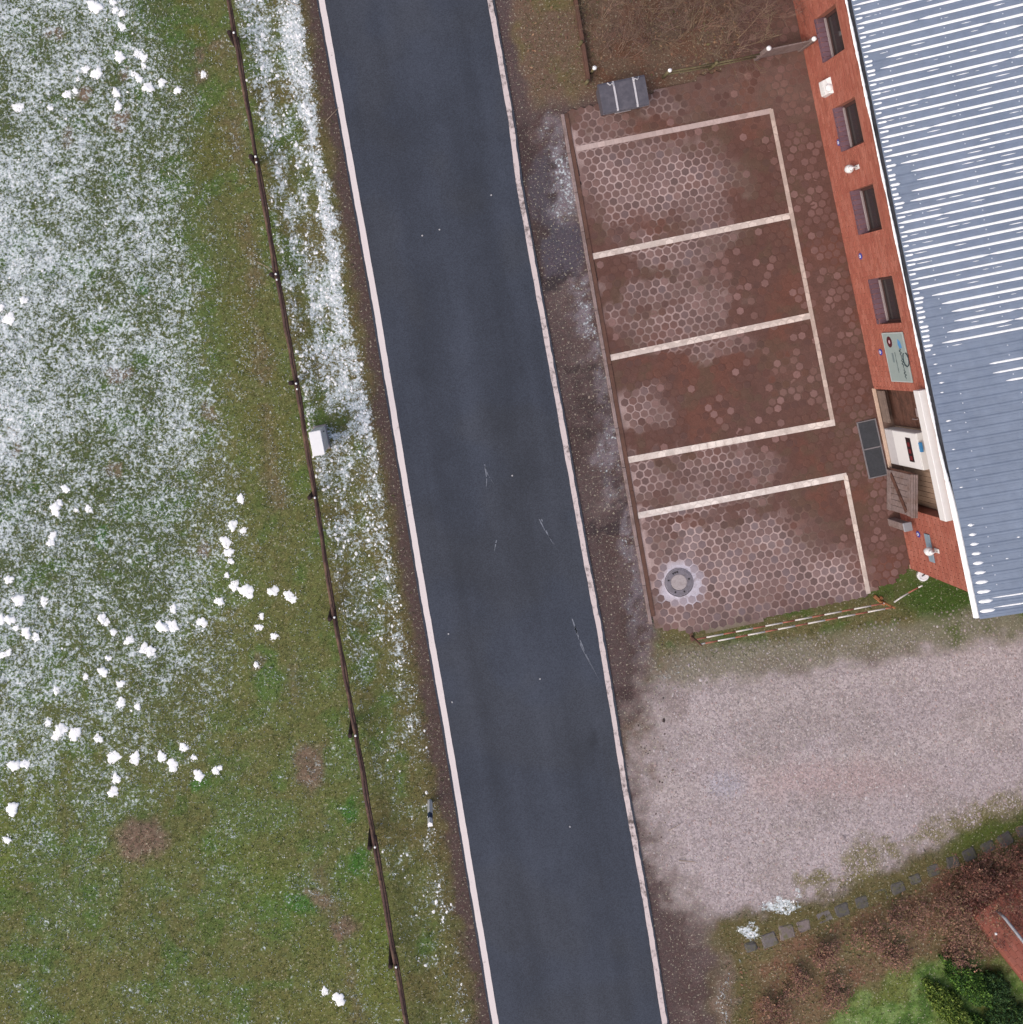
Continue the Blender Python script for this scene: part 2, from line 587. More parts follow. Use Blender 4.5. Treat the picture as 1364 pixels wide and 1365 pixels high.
    return col, np.clip(sn, 0, 1), np.clip(np.maximum(gv, gd * 0.5), 0, 1)


def ground_z(x, y):
    xl, xr = XL(y), XR(y)
    z = (fbm(2, x, y, 90) - 0.5) * 0.10 + (fbm(8, x, y, 9, 2) - 0.5) * 0.03
    off = np.maximum(xl - x, x - xr)
    z = z * sst(8, 60, off)
    right = x > xr
    z = np.where(right, z * 0.5, z)
    z = np.where(right & (y < 860) & (x > XK(y) - 30), z * 0.25, z)
    z = z + 0.05 * ell(x, y, 187, 1118, 34, 30, .5)
    return z


# ------------------------------------------------------------------ ground material
def ground_material():
    m, b = new_mat('ground_cover', 0.9, 0, 0.2)
    col = node(m, 'ShaderNodeAttribute')
    col.attribute_name = 'col'
    sn = node(m, 'ShaderNodeAttribute')
    sn.attribute_name = 'snow'
    gr = node(m, 'ShaderNodeAttribute')
    gr.attribute_name = 'gravel'
    pos = node(m, 'ShaderNodeNewGeometry').outputs['Position']
    n1 = noise(m, 15, 6, 0.72, pos)
    n2 = noise(m, 36, 3, 0.6, pos)
    n3 = noise(m, 7, 4, 0.6, pos)
    f = node(m, 'ShaderNodeMath', operation='MULTIPLY')
    link(m, ramp_mul(m, n1.outputs[0], 0.62, 1.34), f.inputs[0])
    link(m, ramp_mul(m, n2.outputs[0], 0.7, 1.32), f.inputs[1])
    # calmer on gravel
    c = scale_col(m, col.outputs['Color'], f.outputs[0])
    # hue drift
    hue = mixc(m, ramp_mul(m, n3.outputs[0], 0, 1), (1.08, 0.96, 0.92), (0.94, 1.05, 0.98))
    mul = node(m, 'ShaderNodeMix', data_type='RGBA', blend_type='MULTIPLY')
    mul.inputs[0].default_value = 1
    link(m, c, mul.inputs[6])
    link(m, hue, mul.inputs[7])
    c = mul.outputs[2]
    # gravel grains
    vo = node(m, 'ShaderNodeTexVoronoi')
    vo.inputs['Scale'].default_value = 22
    link(m, pos, vo.inputs['Vector'])
    sep = node(m, 'ShaderNodeSeparateColor')
    link(m, vo.outputs['Color'], sep.inputs[0])
    grain = node(m, 'ShaderNodeMapRange')
    grain.inputs['To Min'].default_value = 0.7
    grain.inputs['To Max'].default_value = 1.3
    link(m, sep.outputs[0], grain.inputs['Value'])
    gcol = scale_col(m, col.outputs['Color'], grain.outputs[0])
    c = mixc(m, gr.outputs['Fac'], c, gcol)
    # snow and rime between the blades
    # pale straw flecks
    fl = noise(m, 18, 3, 0.65, pos)
    fm_ = node(m, 'ShaderNodeMapRange', interpolation_type='SMOOTHSTEP')
    fm_.inputs['From Min'].default_value = 0.585
    fm_.inputs['From Max'].default_value = 0.68
    fm_.inputs['To Max'].default_value = 0.75
    link(m, fl.outputs[0], fm_.inputs['Value'])
    c = mixc(m, fm_.outputs[0], c, tuple(C(186, 180, 160)))
    s1 = noise(m, 7, 5, 0.7, pos)
    s2 = noise(m, 16, 4, 0.62, pos)
    s0 = noise(m, 2.6, 3, 0.6, pos)
    def comb(a_, b_, k_):
        av = node(m, 'ShaderNodeMix', data_type='FLOAT')
        av.inputs[0].default_value = k_
        link(m, a_, av.inputs[2])
        link(m, b_, av.inputs[3])
        return av.outputs[0]
    sv = comb(comb(s1.outputs[0], s2.outputs[0], .52), s0.outputs[0], .16)
    thr = node(m, 'ShaderNodeMapRange')
    thr.inputs['To Min'].default_value = 0.665
    thr.inputs['To Max'].default_value = 0.335
    link(m, sn.outputs['Fac'], thr.inputs['Value'])
    sub = node(m, 'ShaderNodeMath', operation='SUBTRACT')
    link(m, sv, sub.inputs[0])
    link(m, thr.outputs[0], sub.inputs[1])
    msk = node(m, 'ShaderNodeMapRange', interpolation_type='SMOOTHSTEP')
    msk.inputs['From Min'].default_value = -0.035
    msk.inputs['From Max'].default_value = 0.075
    msk.inputs['To Max'].default_value = 0.92
    link(m, sub.outputs[0], msk.inputs['Value'])
    n5 = noise(m, 18, 2, 0.5, pos)
    fcol = mixc(m, ramp_mul(m, n5.outputs[0], 0, 1), (0.46, 0.54, 0.56), (0.70, 0.76, 0.81))
    dp_ = node(m, 'ShaderNodeMapRange', interpolation_type='SMOOTHSTEP')
    dp_.inputs['From Min'].default_value = 0.07
    dp_.inputs['From Max'].default_value = 0.17
    link(m, sub.outputs[0], dp_.inputs['Value'])
    fcol = mixc(m, dp_.outputs[0], fcol, (0.90, 0.90, 0.93))
    c = mixc(m, msk.outputs[0], c, fcol)
    link(m, c, b.inputs['Base Color'])
    bump(m, b, n1.outputs[0], 0.5, 0.03)
    return m


M_ground = ground_material()

# ------------------------------------------------------------------ ground sheets
STEP = 0.08
gx0, gx1, gy0, gy1 = -15.5, 21.5, -21.5, 14.0
nx = int((gx1 - gx0) / STEP) + 1
ny = int((gy1 - gy0) / STEP) + 1
gxs = gx0 + np.arange(nx) * STEP
gys = gy0 + np.arange(ny) * STEP
GXX, GYY = np.meshgrid(gxs, gys)
VX, VY = GXX.ravel(), GYY.ravel()
PX, PY = VX * S + CX, -VY * S + CY
gcol_, gsnow_, ggrav_ = ground_maps(PX, PY)
gz_ = ground_z(PX, PY)
ii, jj = np.meshgrid(np.arange(nx - 1), np.arange(ny - 1))
q0 = (jj * nx + ii).ravel()
quads = np.stack([q0, q0 + 1, q0 + nx + 1, q0 + nx], 1)
qx = PX[q0] + STEP * S / 2
qy = PY[q0] - STEP * S / 2
wob = 14 * (fbm(6, qx, qy, 26, 3) - 0.5)
under_road = (qx > XL(qy) + 8) & (qx < XR(qy) - 8)
in_lot = inpoly(qx, qy, [(763, 158), (802, 149), (893, 125), (966, 102), (993, 64), (993, -700), (1800, -700), (1800, 690), (1212, 742), (1192, 764), (1148, 786), (1038, 812), (950, 834), (879, 830)])
gbq = np.interp(qx, [880, 960, 1100, 1200, 1290, 1364, 1600], [1240, 1230, 1200, 1157, 1113, 1087, 995])
zone = np.full(len(qx), 0)
mid = (XL(qy) + XR(qy)) / 2
zone[(qx > XF(qy)) & (qx < mid)] = 1                     # verge
zone[(qx > XL(qy) - 26 + wob) & (qx < mid)] = 2           # shoulder
zone[qx >= mid] = 3                                       # right shoulder
right = qx >= mid
zone[right & (qy < 132 + wob) & (qx > XR(qy) + 28 + wob)] = 4            # garden bed at the top
zone[right & (qy > 800) & (qx > np.interp(qy, [800, 840, 880, 930, 1000, 1080, 1150, 1230], [858, 880, 892, 900, 876, 868, 890, 950]) + wob)] = 5   # gravel yard
zone[right & (qy > gbq + wob) & (qx > 945 + wob)] = 6     # lower garden
skip = under_road | in_lot
ZN = {0: ('meadow', 'green pasture dusted with patchy snow behind the rail fence', 'meadow'),
      1: ('verge', 'snow streaked grass verge between rail fence and road', 'verge'),
      2: ('road_shoulder', 'narrow dark soil shoulder between verge and road edge line', 'shoulder'),
      3: ('road_shoulder', 'wide muddy shoulder with dark patches between road and car park', 'shoulder'),
      4: ('garden_bed', 'leaf covered garden bed with bare shrubs beside the brick building', 'garden bed'),
      5: ('gravel_yard', 'pale gravel yard below the hexagon paved car park', 'gravel yard'),
      6: ('garden_bed', 'brown and mossy garden bed below the stone edging', 'garden bed')}
for z, (nm, lb, ct) in ZN.items():
    sel = quads[(zone == z) & ~skip]
    u, inv = np.unique(sel.ravel(), return_inverse=True)
    me = np_mesh(nm, np.stack([VX[u], VY[u], gz_[u]], 1), inv.reshape(-1, 4), gcol_[u], M_ground, True, {'snow': gsnow_[u], 'gravel': ggrav_[u]})
    struct(obj(nm, me), lb, ct)

# surrounding land out to the horizon
M_far = pm('far_grass', C(96, 100, 60), 0.9, 0.3, 0.8, dirt=C(112, 98, 70), dirt_scale=0.15)
fm = MB()
F_ = 400
fm.add([(-F_, -F_, -.12), (F_, -F_, -.12), (F_, F_, -.12), (-F_, F_, -.12)], [(0, 1, 2, 3)])
struct(fm.build('ground', M_far), 'wide flat land that carries field, road and yard', 'ground')


# ------------------------------------------------------------------ road
def ribbon(name, fx0, fx1, y0, y1, step, z, m, nxs=1, cols=None, jit=(0, 0)):
    ys = np.arange(y0, y1 + step, step)
    vs, cl = [], []
    a, b = fx0(ys), fx1(ys)
    if jit[0] or jit[1]:
        a = a + jit[0] * (fbm(1, ys, ys * 0, 18, 4) - 0.5) * 2
        b = b + jit[1] * (fbm(4, ys, ys * 0 + 50, 14, 4) - 0.5) * 2
    t = np.linspace(0, 1, nxs + 1)
    X = a[:, None] * (1 - t) + b[:, None] * t
    Y = np.repeat(ys[:, None], nxs + 1, 1)
    n, k = X.shape
    V = np.stack([(X.ravel() - CX) / S, -(Y.ravel() - CY) / S, np.full(n * k, z)], 1)
    i, j = np.meshgrid(np.arange(k - 1), np.arange(n - 1))
    q = (j * k + i).ravel()
    Q = np.stack([q, q + k, q + k + 1, q + 1], 1)
    c = cols(X.ravel(), Y.ravel(), np.tile(t, n)) if cols else None
    return np_mesh(name, V, Q, c, m, False)


def road_cols(x, y, t):
    c = np.repeat(C(62, 68, 81)[None], len(x), 0)
    v = 1 + 0.30 * (fbm(2, x - 0.17 * y, y * 0.06, 16, 3) - 0.5) + 0.36 * (fbm(6, x, y, 150, 4) - 0.5) + 0.22 * (fbm(13, x, y, 26, 3) - 0.5)
    tr = np.exp(-((t - .27) / .10) ** 2) + np.exp(-((t - .74) / .10) ** 2)
    v = v - 0.08 * tr + 0.07 * np.exp(-((t - .5) / .07) ** 2)
    # tone: greener and browner lengths
    k = sst(0.45, 0.6, fbm(9, x, y, 120, 3))[:, None]
    k = k * .35
    c = c * (1 - k) + C(66, 69, 76)[None] * k
    ed = np.maximum(sst(.965, 1.0, t), sst(.03, 0, t))
    v = v - 0.12 * ed
    for (a, b, rx, ry, d) in ((791, 985, 4, 14, .35), (700, 690, 60, 200, .06), (620, 1000, 50, 200, .05), (540, 200, 60, 140, .05)):
        v = v - d * ell(x, y, a, b, rx, ry, .5)
    return c * v[:, None]


def asphalt():
    m, b = new_mat('asphalt', 0.82, 0, 0.35)
    a = node(m, 'ShaderNodeAttribute')
    a.attribute_name = 'col'
    n1 = noise(m, 90, 2, 0.5)
    n2 = noise(m, 28, 4, 0.7)
    vo = node(m, 'ShaderNodeTexVoronoi')
    vo.inputs['Scale'].default_value = 55
    link(m, node(m, 'ShaderNodeNewGeometry').outputs['Position'], vo.inputs['Vector'])
    sep = node(m, 'ShaderNodeSeparateColor')
    link(m, vo.outputs['Color'], sep.inputs[0])
    g = node(m, 'ShaderNodeMapRange')
    g.inputs['To Min'].default_value = 0.78
    g.inputs['To Max'].default_value = 1.25
    link(m, sep.outputs[0], g.inputs['Value'])
    f = node(m, 'ShaderNodeMath', operation='MULTIPLY')
    link(m, ramp_mul(m, n2.outputs[0], 0.92, 1.08), f.inputs[0])
    link(m, g.outputs[0], f.inputs[1])
    link(m, scale_col(m, a.outputs['Color'], f.outputs[0]), b.inputs['Base Color'])
    bump(m, b, n1.outputs[0], 0.35, 0.004)
    return m


M_asph = asphalt()
road = obj('road', ribbon('road', lambda y: XL(y) - 7, lambda y: XR(y) + 6, -420, 1760, 6, 0.03, M_asph, 40, road_cols))
struct(road, 'narrow dark blue grey asphalt road with worn white edge lines', 'road')


def paint_mat(name, col, under, wear_lo, wear_hi, scale=9):
    m, b = new_mat(name, 0.75, 0, 0.3)
    n1 = noise(m, scale, 6, 0.72)
    n2 = noise(m, scale * 6, 3, 0.6)
    n3 = noise(m, 1.1, 3, 0.6)
    ad = node(m, 'ShaderNodeMath', operation='MULTIPLY_ADD')
    link(m, n3.outputs[0], ad.inputs[0])
    ad.inputs[1].default_value = 0.8
    link(m, n1.outputs[0], ad.inputs[2])
    mr = node(m, 'ShaderNodeMapRange', interpolation_type='SMOOTHSTEP')
    mr.inputs['From Min'].default_value = wear_lo
    mr.inputs['From Max'].default_value = wear_hi
    link(m, ad.outputs[0], mr.inputs['Value'])
    rgb = node(m, 'ShaderNodeRGB')
    rgb.outputs[0].default_value = (*[float(v) for v in col], 1)
    c = scale_col(m, rgb.outputs[0], ramp_mul(m, n2.outputs[0], 0.9, 1.08))
    link(m, mixc(m, mr.outputs[0], c, under), b.inputs['Base Color'])
    return m


M_line = paint_mat('edge_line_paint', C(232, 222, 222), C(120, 108, 106), 1.02, 1.3)
M_line2 = paint_mat('edge_line_paint_worn', C(218, 204, 204), C(104, 92, 90), 0.88, 1.18)
el = obj('edge_line', ribbon('edge_line', lambda y: XL(y) - 4.0, lambda y: XL(y) + 4.0, -420, 1760, 3, 0.0345, M_line, 1, None, (.7, .5)))
struct(el, 'clean white edge line along the verge side of the road', 'road line')
el = obj('edge_line', ribbon('edge_line', lambda y: XR(y) - 3.4, lambda y: XR(y) + 3.4, -420, 1760, 2, 0.0345, M_line2, 1, None, (.7, 1.3)))
struct(el, 'worn ragged edge line along the car park side of the road', 'road line')

# scuff marks on the asphalt
M_scuff = pm('scuff', C(128, 134, 146), 0.9, 0.35, 60)
for pts in ([(646, 619), (650, 632), (659, 646)], [(647, 622), (649, 640), (648, 652)], [(718, 690), (726, 706), (742, 732)], [(722, 692), (732, 716), (740, 726)], [(763, 825), (775, 862), (790, 892)], [(766, 835), (781, 872), (798, 905)], [(662, 720), (659, 735)]):
    b = MB()
    dense = []
    for (x0, y0), (x1, y1) in zip(pts[:-1], pts[1:]):
        for k in range(8):
            dense.append((x0 + (x1 - x0) * k / 8, y0 + (y1 - y0) * k / 8))
    dense.append(pts[-1])
    nn = len(dense)
    for k in range(nn - 1):
        if random.random() < 0.18:
            continue
        w0 = 1.3 * (1 - k / nn) * random.uniform(.4, 1)
        w1 = 1.3 * (1 - (k + 1) / nn) * random.uniform(.4, 1)
        p, q = dense[k], dense[k + 1]
        b.add([G(p[0] - w0, p[1], .0355), G(p[0] + w0, p[1], .0355), G(q[0] + w1, q[1], .0355), G(q[0] - w1, q[1], .0355)], [(0, 3, 2, 1)])
    b.build('scuff_mark', M_scuff, road)
pb = MB()
for (x, y) in ((683, 634), (563, 314), (586, 306), (760, 1102), (598, 845), (603, 936), (720, 905), (655, 260)):
    p = G(x, y, .03)
    pb.lathe([(.022, 0), (.02, .012), (.008, .018)], 6, p)
pebbles = pb.build('pebbles', pm('pebble', C(190, 190, 195), 0.9, 0.2, 30), road)
pebbles['kind'] = 'stuff'

# ------------------------------------------------------------------ car park paving
TH = math.atan(.208)
UX, UY = math.cos(TH), math.sin(TH)
CORN = G(1214, 758)            # south-west corner of the brick building on the ground


def L2W(lx, ly, z=0.0):
    return Vector((CORN.x + lx * UX - ly * UY, CORN.y + lx * UY + ly * UX, z))


def w2px(p):
    return p[0] * S + CX, -p[1] * S + CY


def lot_masks(x, y):
    w1 = fbm(3, x, y, 55) - 0.5
    w2 = fbm(11, x, y, 20, 3) - 0.5
    xx, yy = x + 56 * w2 + 40 * w1, y + 50 * w2
    fr = np.zeros(np.shape(x))
    for (a, b, rx, ry, k) in ((790, 200, 40, 30, .6), (870, 240, 90, 50, .72), (935, 265, 34, 70, .6), (830, 300, 40, 26, .5), (890, 335, 50, 24, .65), (905, 400, 60, 36, .6), (840, 390, 24, 16, .5), (845, 415, 40, 22, .55), (910, 425, 50, 24, .5), (870, 440, 40, 20, .35), (930, 460, 60, 12, .45),
                             (850, 525, 40, 14, .5), (850, 553, 40, 16, .6), (860, 640, 34, 26, .6), (960, 620, 70, 22, .55), (900, 655, 50, 14, .5), (930, 740, 90, 85, 1), (1010, 730, 80, 70, 1), (1060, 762, 50, 36, .7), (1090, 770, 60, 40, .9), (960, 820, 90, 30, 1), (1130, 790, 40, 14, .9), (870, 720, 20, 80, .7), (800, 165, 40, 16, .4), (875, 140, 30, 12, .4)):
        fr = np.maximum(fr, ell(xx, yy, a, b, rx, ry, .5) * k)
    # muddy streaks take the rime away
    for (a, b, rx, ry, rot) in ((850, 305, 70, 9, -12), (845, 362, 55, 12, -8), (860, 410, 50, 8, -10), (905, 705, 9, 34, 32), (950, 690, 90, 9, -11), (860, 670, 40, 9, -11), (850, 500, 60, 22, -8), (880, 590, 60, 14, -11), (1090, 684, 72, 46, 20), (1010, 672, 60, 14, -11)):
        fr = fr * (1 - .8 * ell(xx, yy, a, b, rx, ry, .4, rot))
    wall = sst(90, 30, XW(y) - x)
    pale = np.zeros(np.shape(x))
    for (a, b, rx, ry, k) in ((1060, 500, 46, 42, 1), (1010, 380, 40, 30, .5), (960, 380, 44, 44, .8), (1100, 380, 22, 60, .7), (1110, 440, 24, 60, .8), (1080, 250, 26, 60, .7), (985, 450, 40, 24, .5), (1000, 560, 50, 30, .5), (1180, 690, 18, 60, .7), (1060, 210, 30, 50, .45), (1050, 60, 30, 90, .7)):
        pale = np.maximum(pale, ell(xx, yy, a, b, rx, ry, .5) * k)
    return fr, wall, pale, w1, w2


def joint_col(x, y):
    fr, wall, pale, w1, w2 = lot_masks(x, y)
    c = np.repeat(C(100, 71, 64)[None], len(x), 0)

    def lay(cc, m):
        nonlocal c
        m = np.clip(m, 0, 1)[:, None]
        c = c * (1 - m) + cc[None] * m
    lay(C(110, 74, 64), sst(0, .15, w1))
    lay(C(98, 78, 66), sst(.03, .15, -w2) * .7)
    lay(C(108, 82, 76), pale * .6)
    lay(C(120, 98, 92), sst(200, 120, y) * .5)
    lay(C(190, 168, 165), np.clip(fr * 1.3, 0, 1) * np.clip(.8 + .9 * w1 + .8 * w2, 0.3, 1))
    lay(C(112, 108, 78), sst(812, 838, y + 40 * w2 + 0.19 * (x - 1000)) * .7)
    # rime collar round the manhole
    d = np.hypot(x - 908, y - 777)
    lay(C(198, 192, 204), sst(38, 22, d + 20 * w2))
    return c


def paver_col(x, y):
    fr, wall, pale, w1, w2 = lot_masks(x, y)
    n = len(x)
    r1, r2, r3 = rng.random(n), rng.random(n), rng.random(n)
    c = np.repeat(C(104, 75, 68)[None], n, 0)

    def lay(cc, m):
        nonlocal c
        m = np.clip(m, 0, 1)[:, None]
        c = c * (1 - m) + cc[None] * m
    lay(C(110, 74, 64), sst(0, .15, w1))
    lay(C(98, 78, 66), sst(.03, .15, -w2) * .6)
    lay(C(86, 64, 61), (r1 < .3) * .4)
    lay(C(106, 76, 66), (r2 < .3) * .4)
    lay(C(144, 112, 108), (r3 < .07 + .5 * pale) * (.3 + .6 * r2))
    lay(C(122, 92, 88), wall * .55 * (.4 + r1))
    lay(C(126, 98, 88), sst(190, 120, y) * .5 * r1)
    f2 = np.clip(fr * 1.1, 0, 1)
    lay(C(132, 109, 107), f2 * .85)
    lay(C(106, 88, 86), f2 * (r1 < .32) * (.3 + .6 * r2))
    lay(C(126, 114, 120), f2 * (r2 < .15) * .5)
    lay(C(142, 114, 108), f2 * (r3 < .2) * .5)
    lay(C(150, 134, 136), sst(.6, .95, fr) * sst(.0, .2, w1 + w2) * .6)
    d = np.hypot(x - 908, y - 777)
    lay(C(176, 166, 176), sst(36, 24, d) * .8)
    return c


M_joint = pm('joint_sand', None, 0.95, 0.2, 40, src='col', bmp=0.4)
M_pav = pm('paver_concrete', None, 0.88, 0.16, 55, src='col', bmp=0.25)
M_pav1 = pm('paver_concrete_single', None, 0.88, 0.16, 55, src='OBJECT', bmp=0.25)

# bedding sheet
bs = 0.09
lx_ = np.arange(-8.7, 3.2, bs)
ly_ = np.arange(-1.6, 19.5, bs)
LX, LY = np.meshgrid(lx_, ly_)
WX = CORN.x + LX * UX - LY * UY
WY = CORN.y + LX * UY + LY * UX
px_, py_ = (WX * S + CX).ravel(), (-WY * S + CY).ravel()
k = len(lx_)
i, j = np.meshgrid(np.arange(k - 1), np.arange(len(ly_) - 1))
q = (j * k + i).ravel()
Q = np.stack([q, q + 1, q + k + 1, q + k], 1)
qcx = (px_[Q].mean(1))
qcy = (py_[Q].mean(1))
keep = inpoly(qcx, qcy, [(x, y) for x, y in LOT]) | ((qcx > XW(qcy) - 30) & (qcx < XW(qcy) + 14) & (qcy < 750))
keep &= np.hypot(qcx - 905, qcy - 776) > 15
Q = Q[keep]
u, inv = np.unique(Q.ravel(), return_inverse=True)
me = np_mesh('car_park', np.stack([WX.ravel()[u], WY.ravel()[u], 0.0385 - 0.0045 * np.clip(lot_masks(px_[u], py_[u])[0] * 1.5, 0, 1) + 0.006 * (fbm(5, px_[u], py_[u], 14, 3) - .5)], 1), inv.reshape(-1, 4), joint_col(px_[u], py_[u]), M_joint, True)
car_park = obj('car_park', me)
struct(car_park, 'reddish brown hexagon paved car park with white bay lines', 'car park')

PS = 0.206
cent = []
for r in range(-10, 112):
    for c_ in range(-46, 6):
        lx = (c_ + (0.5 if r % 2 else 0)) * PS
        ly = r * PS * math.sqrt(3) / 2
        cent.append((lx, ly))
cent = np.array(cent)
cwx = CORN.x + cent[:, 0] * UX - cent[:, 1] * UY
cwy = CORN.y + cent[:, 0] * UY + cent[:, 1] * UX
cpx, cpy = cwx * S + CX, -cwy * S + CY
inside = inpoly(cpx, cpy, LOT) & (cent[:, 0] < -0.09) & (np.hypot(cpx - 905, cpy - 776) > 25) & (cpx > XK(cpy) + 9)
cwx, cwy, cpx, cpy = cwx[inside], cwy[inside], cpx[inside], cpy[inside]
pcol = paver_col(cpx, cpy)
jc = joint_col(cpx, cpy)
vis = (cpx > 2) & (cpx < 1362) & (cpy > 2) & (cpy < 1362)
contrast = np.abs(pcol - jc).sum(1) * vis * (1 + (cpy > 690) * 1.5)
order = np.argsort(-contrast)
single = np.zeros(len(cpx), bool)
single[order[:296]] = True
rt_, rb_, ch = PS * 0.450, PS * 0.500, 0.016
ZP = 0.040
ang = [TH + math.pi / 6 + math.pi / 3 * t for t in range(6)]


def hexring(rad, z):
    return [(rad * math.cos(t), rad * math.sin(t), z) for t in ang]


hv = np.array(hexring(rt_, 0) + hexring(rb_, -0.009) + hexring(rb_, -0.03))
hf = [(0, 1, 2, 3, 4, 5)] + [(6 + i, 6 + (i + 1) % 6, (i + 1) % 6, i) for i in range(6)] + [(12 + i, 12 + (i + 1) % 6, 6 + (i + 1) % 6, 6 + i) for i in range(6)]
pmb = MB()
pmb.add(hv, hf)
pav_me = pmb.mesh('paver', M_pav1)
zoff = rng.uniform(-.0035, .004, len(cpx))
for i in np.where(single)[0]:
    o = obj('paver', pav_me, car_park)
    o.location = (cwx[i], cwy[i], ZP + zoff[i])
    o.rotation_euler = (rng.normal(0, .008), rng.normal(0, .008), rng.normal(0, .02))
    o.color = (*[float(v) for v in pcol[i]], 1)
rest = MB()
for i in np.where(~single)[0]:
    rest.add(hv + np.array([cwx[i], cwy[i], ZP + zoff[i]]), hf, pcol[i])
pr = rest.build('paver', M_pav, car_park)
pr['kind'] = 'stuff'


# painted bay lines: paint lies on each paver it crosses
def clip_poly(poly, rect):
    """clip convex poly (list of (x,y)) by convex rect (ccw)"""
    out = poly
    n = len(rect)
    for i in range(n):
        ax, ay = rect[i]
        bx, by = rect[(i + 1) % n]
        inp, out = out, []
        for j in range(len(inp)):
            p, q = inp[j], inp[(j + 1) % len(inp)]
            dp = (bx - ax) * (p[1] - ay) - (by - ay) * (p[0] - ax)
            dq = (bx - ax) * (q[1] - ay) - (by - ay) * (q[0] - ax)
            if dp >= 0:
                out.append(p)
            if (dp >= 0) != (dq >= 0):
                t = dp / (dp - dq)
                out.append((p[0] + (q[0] - p[0]) * t, p[1] + (q[1] - p[1]) * t))
        if not out:
            return []
    return out


M_bay = pm('bay_paint', None, 0.8, 0.1, 30, dirt=C(170, 146, 136), dirt_amt=.35, dirt_scale=7, src='col', bmp=.1)
BAYS = [((768, 199), (1028, 148), 7.0, (196, 176, 172), 'faded cross line nearest the dark storage bin'),
        ((1027, 146), (1110, 566), 5.6, (206, 188, 178), 'long line closing four bays beside the brick building'),
        ((790, 342), (1052, 288), 8.0, (226, 212, 204), 'second cross line of the car park counted from the storage bin'),
        ((813, 477), (1079, 421), 8.0, (228, 214, 206), 'third cross line of the car park counted from the storage bin'),
        ((837, 613), (1112, 563), 8.4, (236, 224, 216), 'fourth cross line ending at the long bay line'),
        ((850, 687), (1128, 634), 8.4, (238, 228, 222), 'bright cross line between walkway and manhole bay'),
        ((1126, 634), (1157, 791), 6.0, (228, 214, 204), 'short line closing the manhole bay beside the brick building')]
for bi, (a, b, w, colr, lb) in enumerate(BAYS):
    A, B = G(*a), G(*b)
    d = (B - A).normalized()
    nrm = Vector((-d.y, d.x, 0)) * (w / 2 / S)
    rect = [tuple((A - nrm).xy), tuple((B - nrm).xy), tuple((B + nrm).xy), tuple((A + nrm).xy)]
    mb = MB()
    # thin film in the joints
    Lh = (B - A).length
    nseg = max(4, int(Lh / .05))
    cj = C(*colr) * .82 + joint_col(np.array([a[0]]), np.array([a[1]]))[0] * .15
    zj = 0.0425 + 0.0003 * bi
    for s_ in range(nseg):
        p, q = A + d * (Lh * s_ / nseg), A + d * (Lh * (s_ + 1) / nseg)
        mb.add([(p - nrm).to_tuple()[:2] + (zj,), (q - nrm).to_tuple()[:2] + (zj,), (q + nrm).to_tuple()[:2] + (zj,), (p + nrm).to_tuple()[:2] + (zj,)], [(0, 1, 2, 3)], cj)
    dist = np.abs((cwx - A.x) * -d.y + (cwy - A.y) * d.x)
    along = (cwx - A.x) * d.x + (cwy - A.y) * d.y
    for i in np.where((dist < w / 2 / S + .12) & (along > -.15) & (along < Lh + .15))[0]:
        po = [(cwx[i] + p[0], cwy[i] + p[1]) for p in hexring(rt_ + .009, 0)]
        cl = clip_poly(po, rect)
        if len(cl) < 3:
            continue
        f = random.uniform(.95, 1.12)
        if random.random() < .10:
            f *= .8
        z = ZP + zoff[i] + .0035 + 0.0004 * bi
        mb.add([(p[0], p[1], z) for p in cl], [tuple(range(len(cl)))], C(*colr) * f)
    struct(mb.build('bay_line', M_bay), lb, 'painted line')

# ------------------------------------------------------------------ shared materials
M_kerb = pm('kerb_concrete', C(150, 132, 130), 0.9, 0.2, 25, dirt=C(96, 78, 70), dirt_amt=.6, dirt_scale=4)
M_board = pm('edging_board', C(104, 76, 66), 0.85, 0.22, 20, dirt=C(70, 56, 52), dirt_amt=.5, dirt_scale=5)
M_conc = pm('concrete', C(176, 166, 168), 0.9, 0.14, 30, dirt=C(140, 128, 128), dirt_amt=.5, dirt_scale=8)
M_rime = pm('rimed_mortar', C(206, 200, 212), 0.95, 0.12, 25, dirt=C(150, 136, 140), dirt_amt=.7, dirt_scale=7)
M_iron = pm('cast_iron', C(124, 118, 128), 0.6, 0.2, 30, dirt=C(92, 84, 84), dirt_amt=.6, dirt_scale=9, spec=.5)
M_slot = pm('dark_slot', C(50, 46, 50), 0.8, 0.1, 20)
M_fence = pm('fence_timber', C(84, 64, 60), 0.85, 0.3, 14, dirt=C(128, 104, 84), dirt_amt=.75, dirt_scale=2.2)
M_post = pm('fence_post', C(58, 44, 44), 0.85, 0.25, 20)
M_white = pm('white_paint', C(236, 236, 236), 0.55, 0.04, 12, dirt=C(196, 198, 196), dirt_amt=.4, dirt_scale=3, bmp=.05)
M_whiteg = pm('white_plastic', C(244, 244, 246), 0.4, 0.03, 9, bmp=0)
M_black = pm('black_plastic', C(44, 44, 48), 0.5, 0.15, 12, bmp=.05)
M_zinc = pm('zinc', C(150, 152, 160), 0.5, 0.15, 8, spec=.5, bmp=.05)


def snow_mat():
    m, b = new_mat('snow', 0.7, 0, 0.2)
    n = noise(m, 40, 4)
    b.inputs['Base Color'].default_value = (0.90, 0.91, 0.93, 1)
    b.inputs['Subsurface Weight'].default_value = 0.0
    bump(m, b, n.outputs[0], .4, .01)
    return m


M_snow = snow_mat()

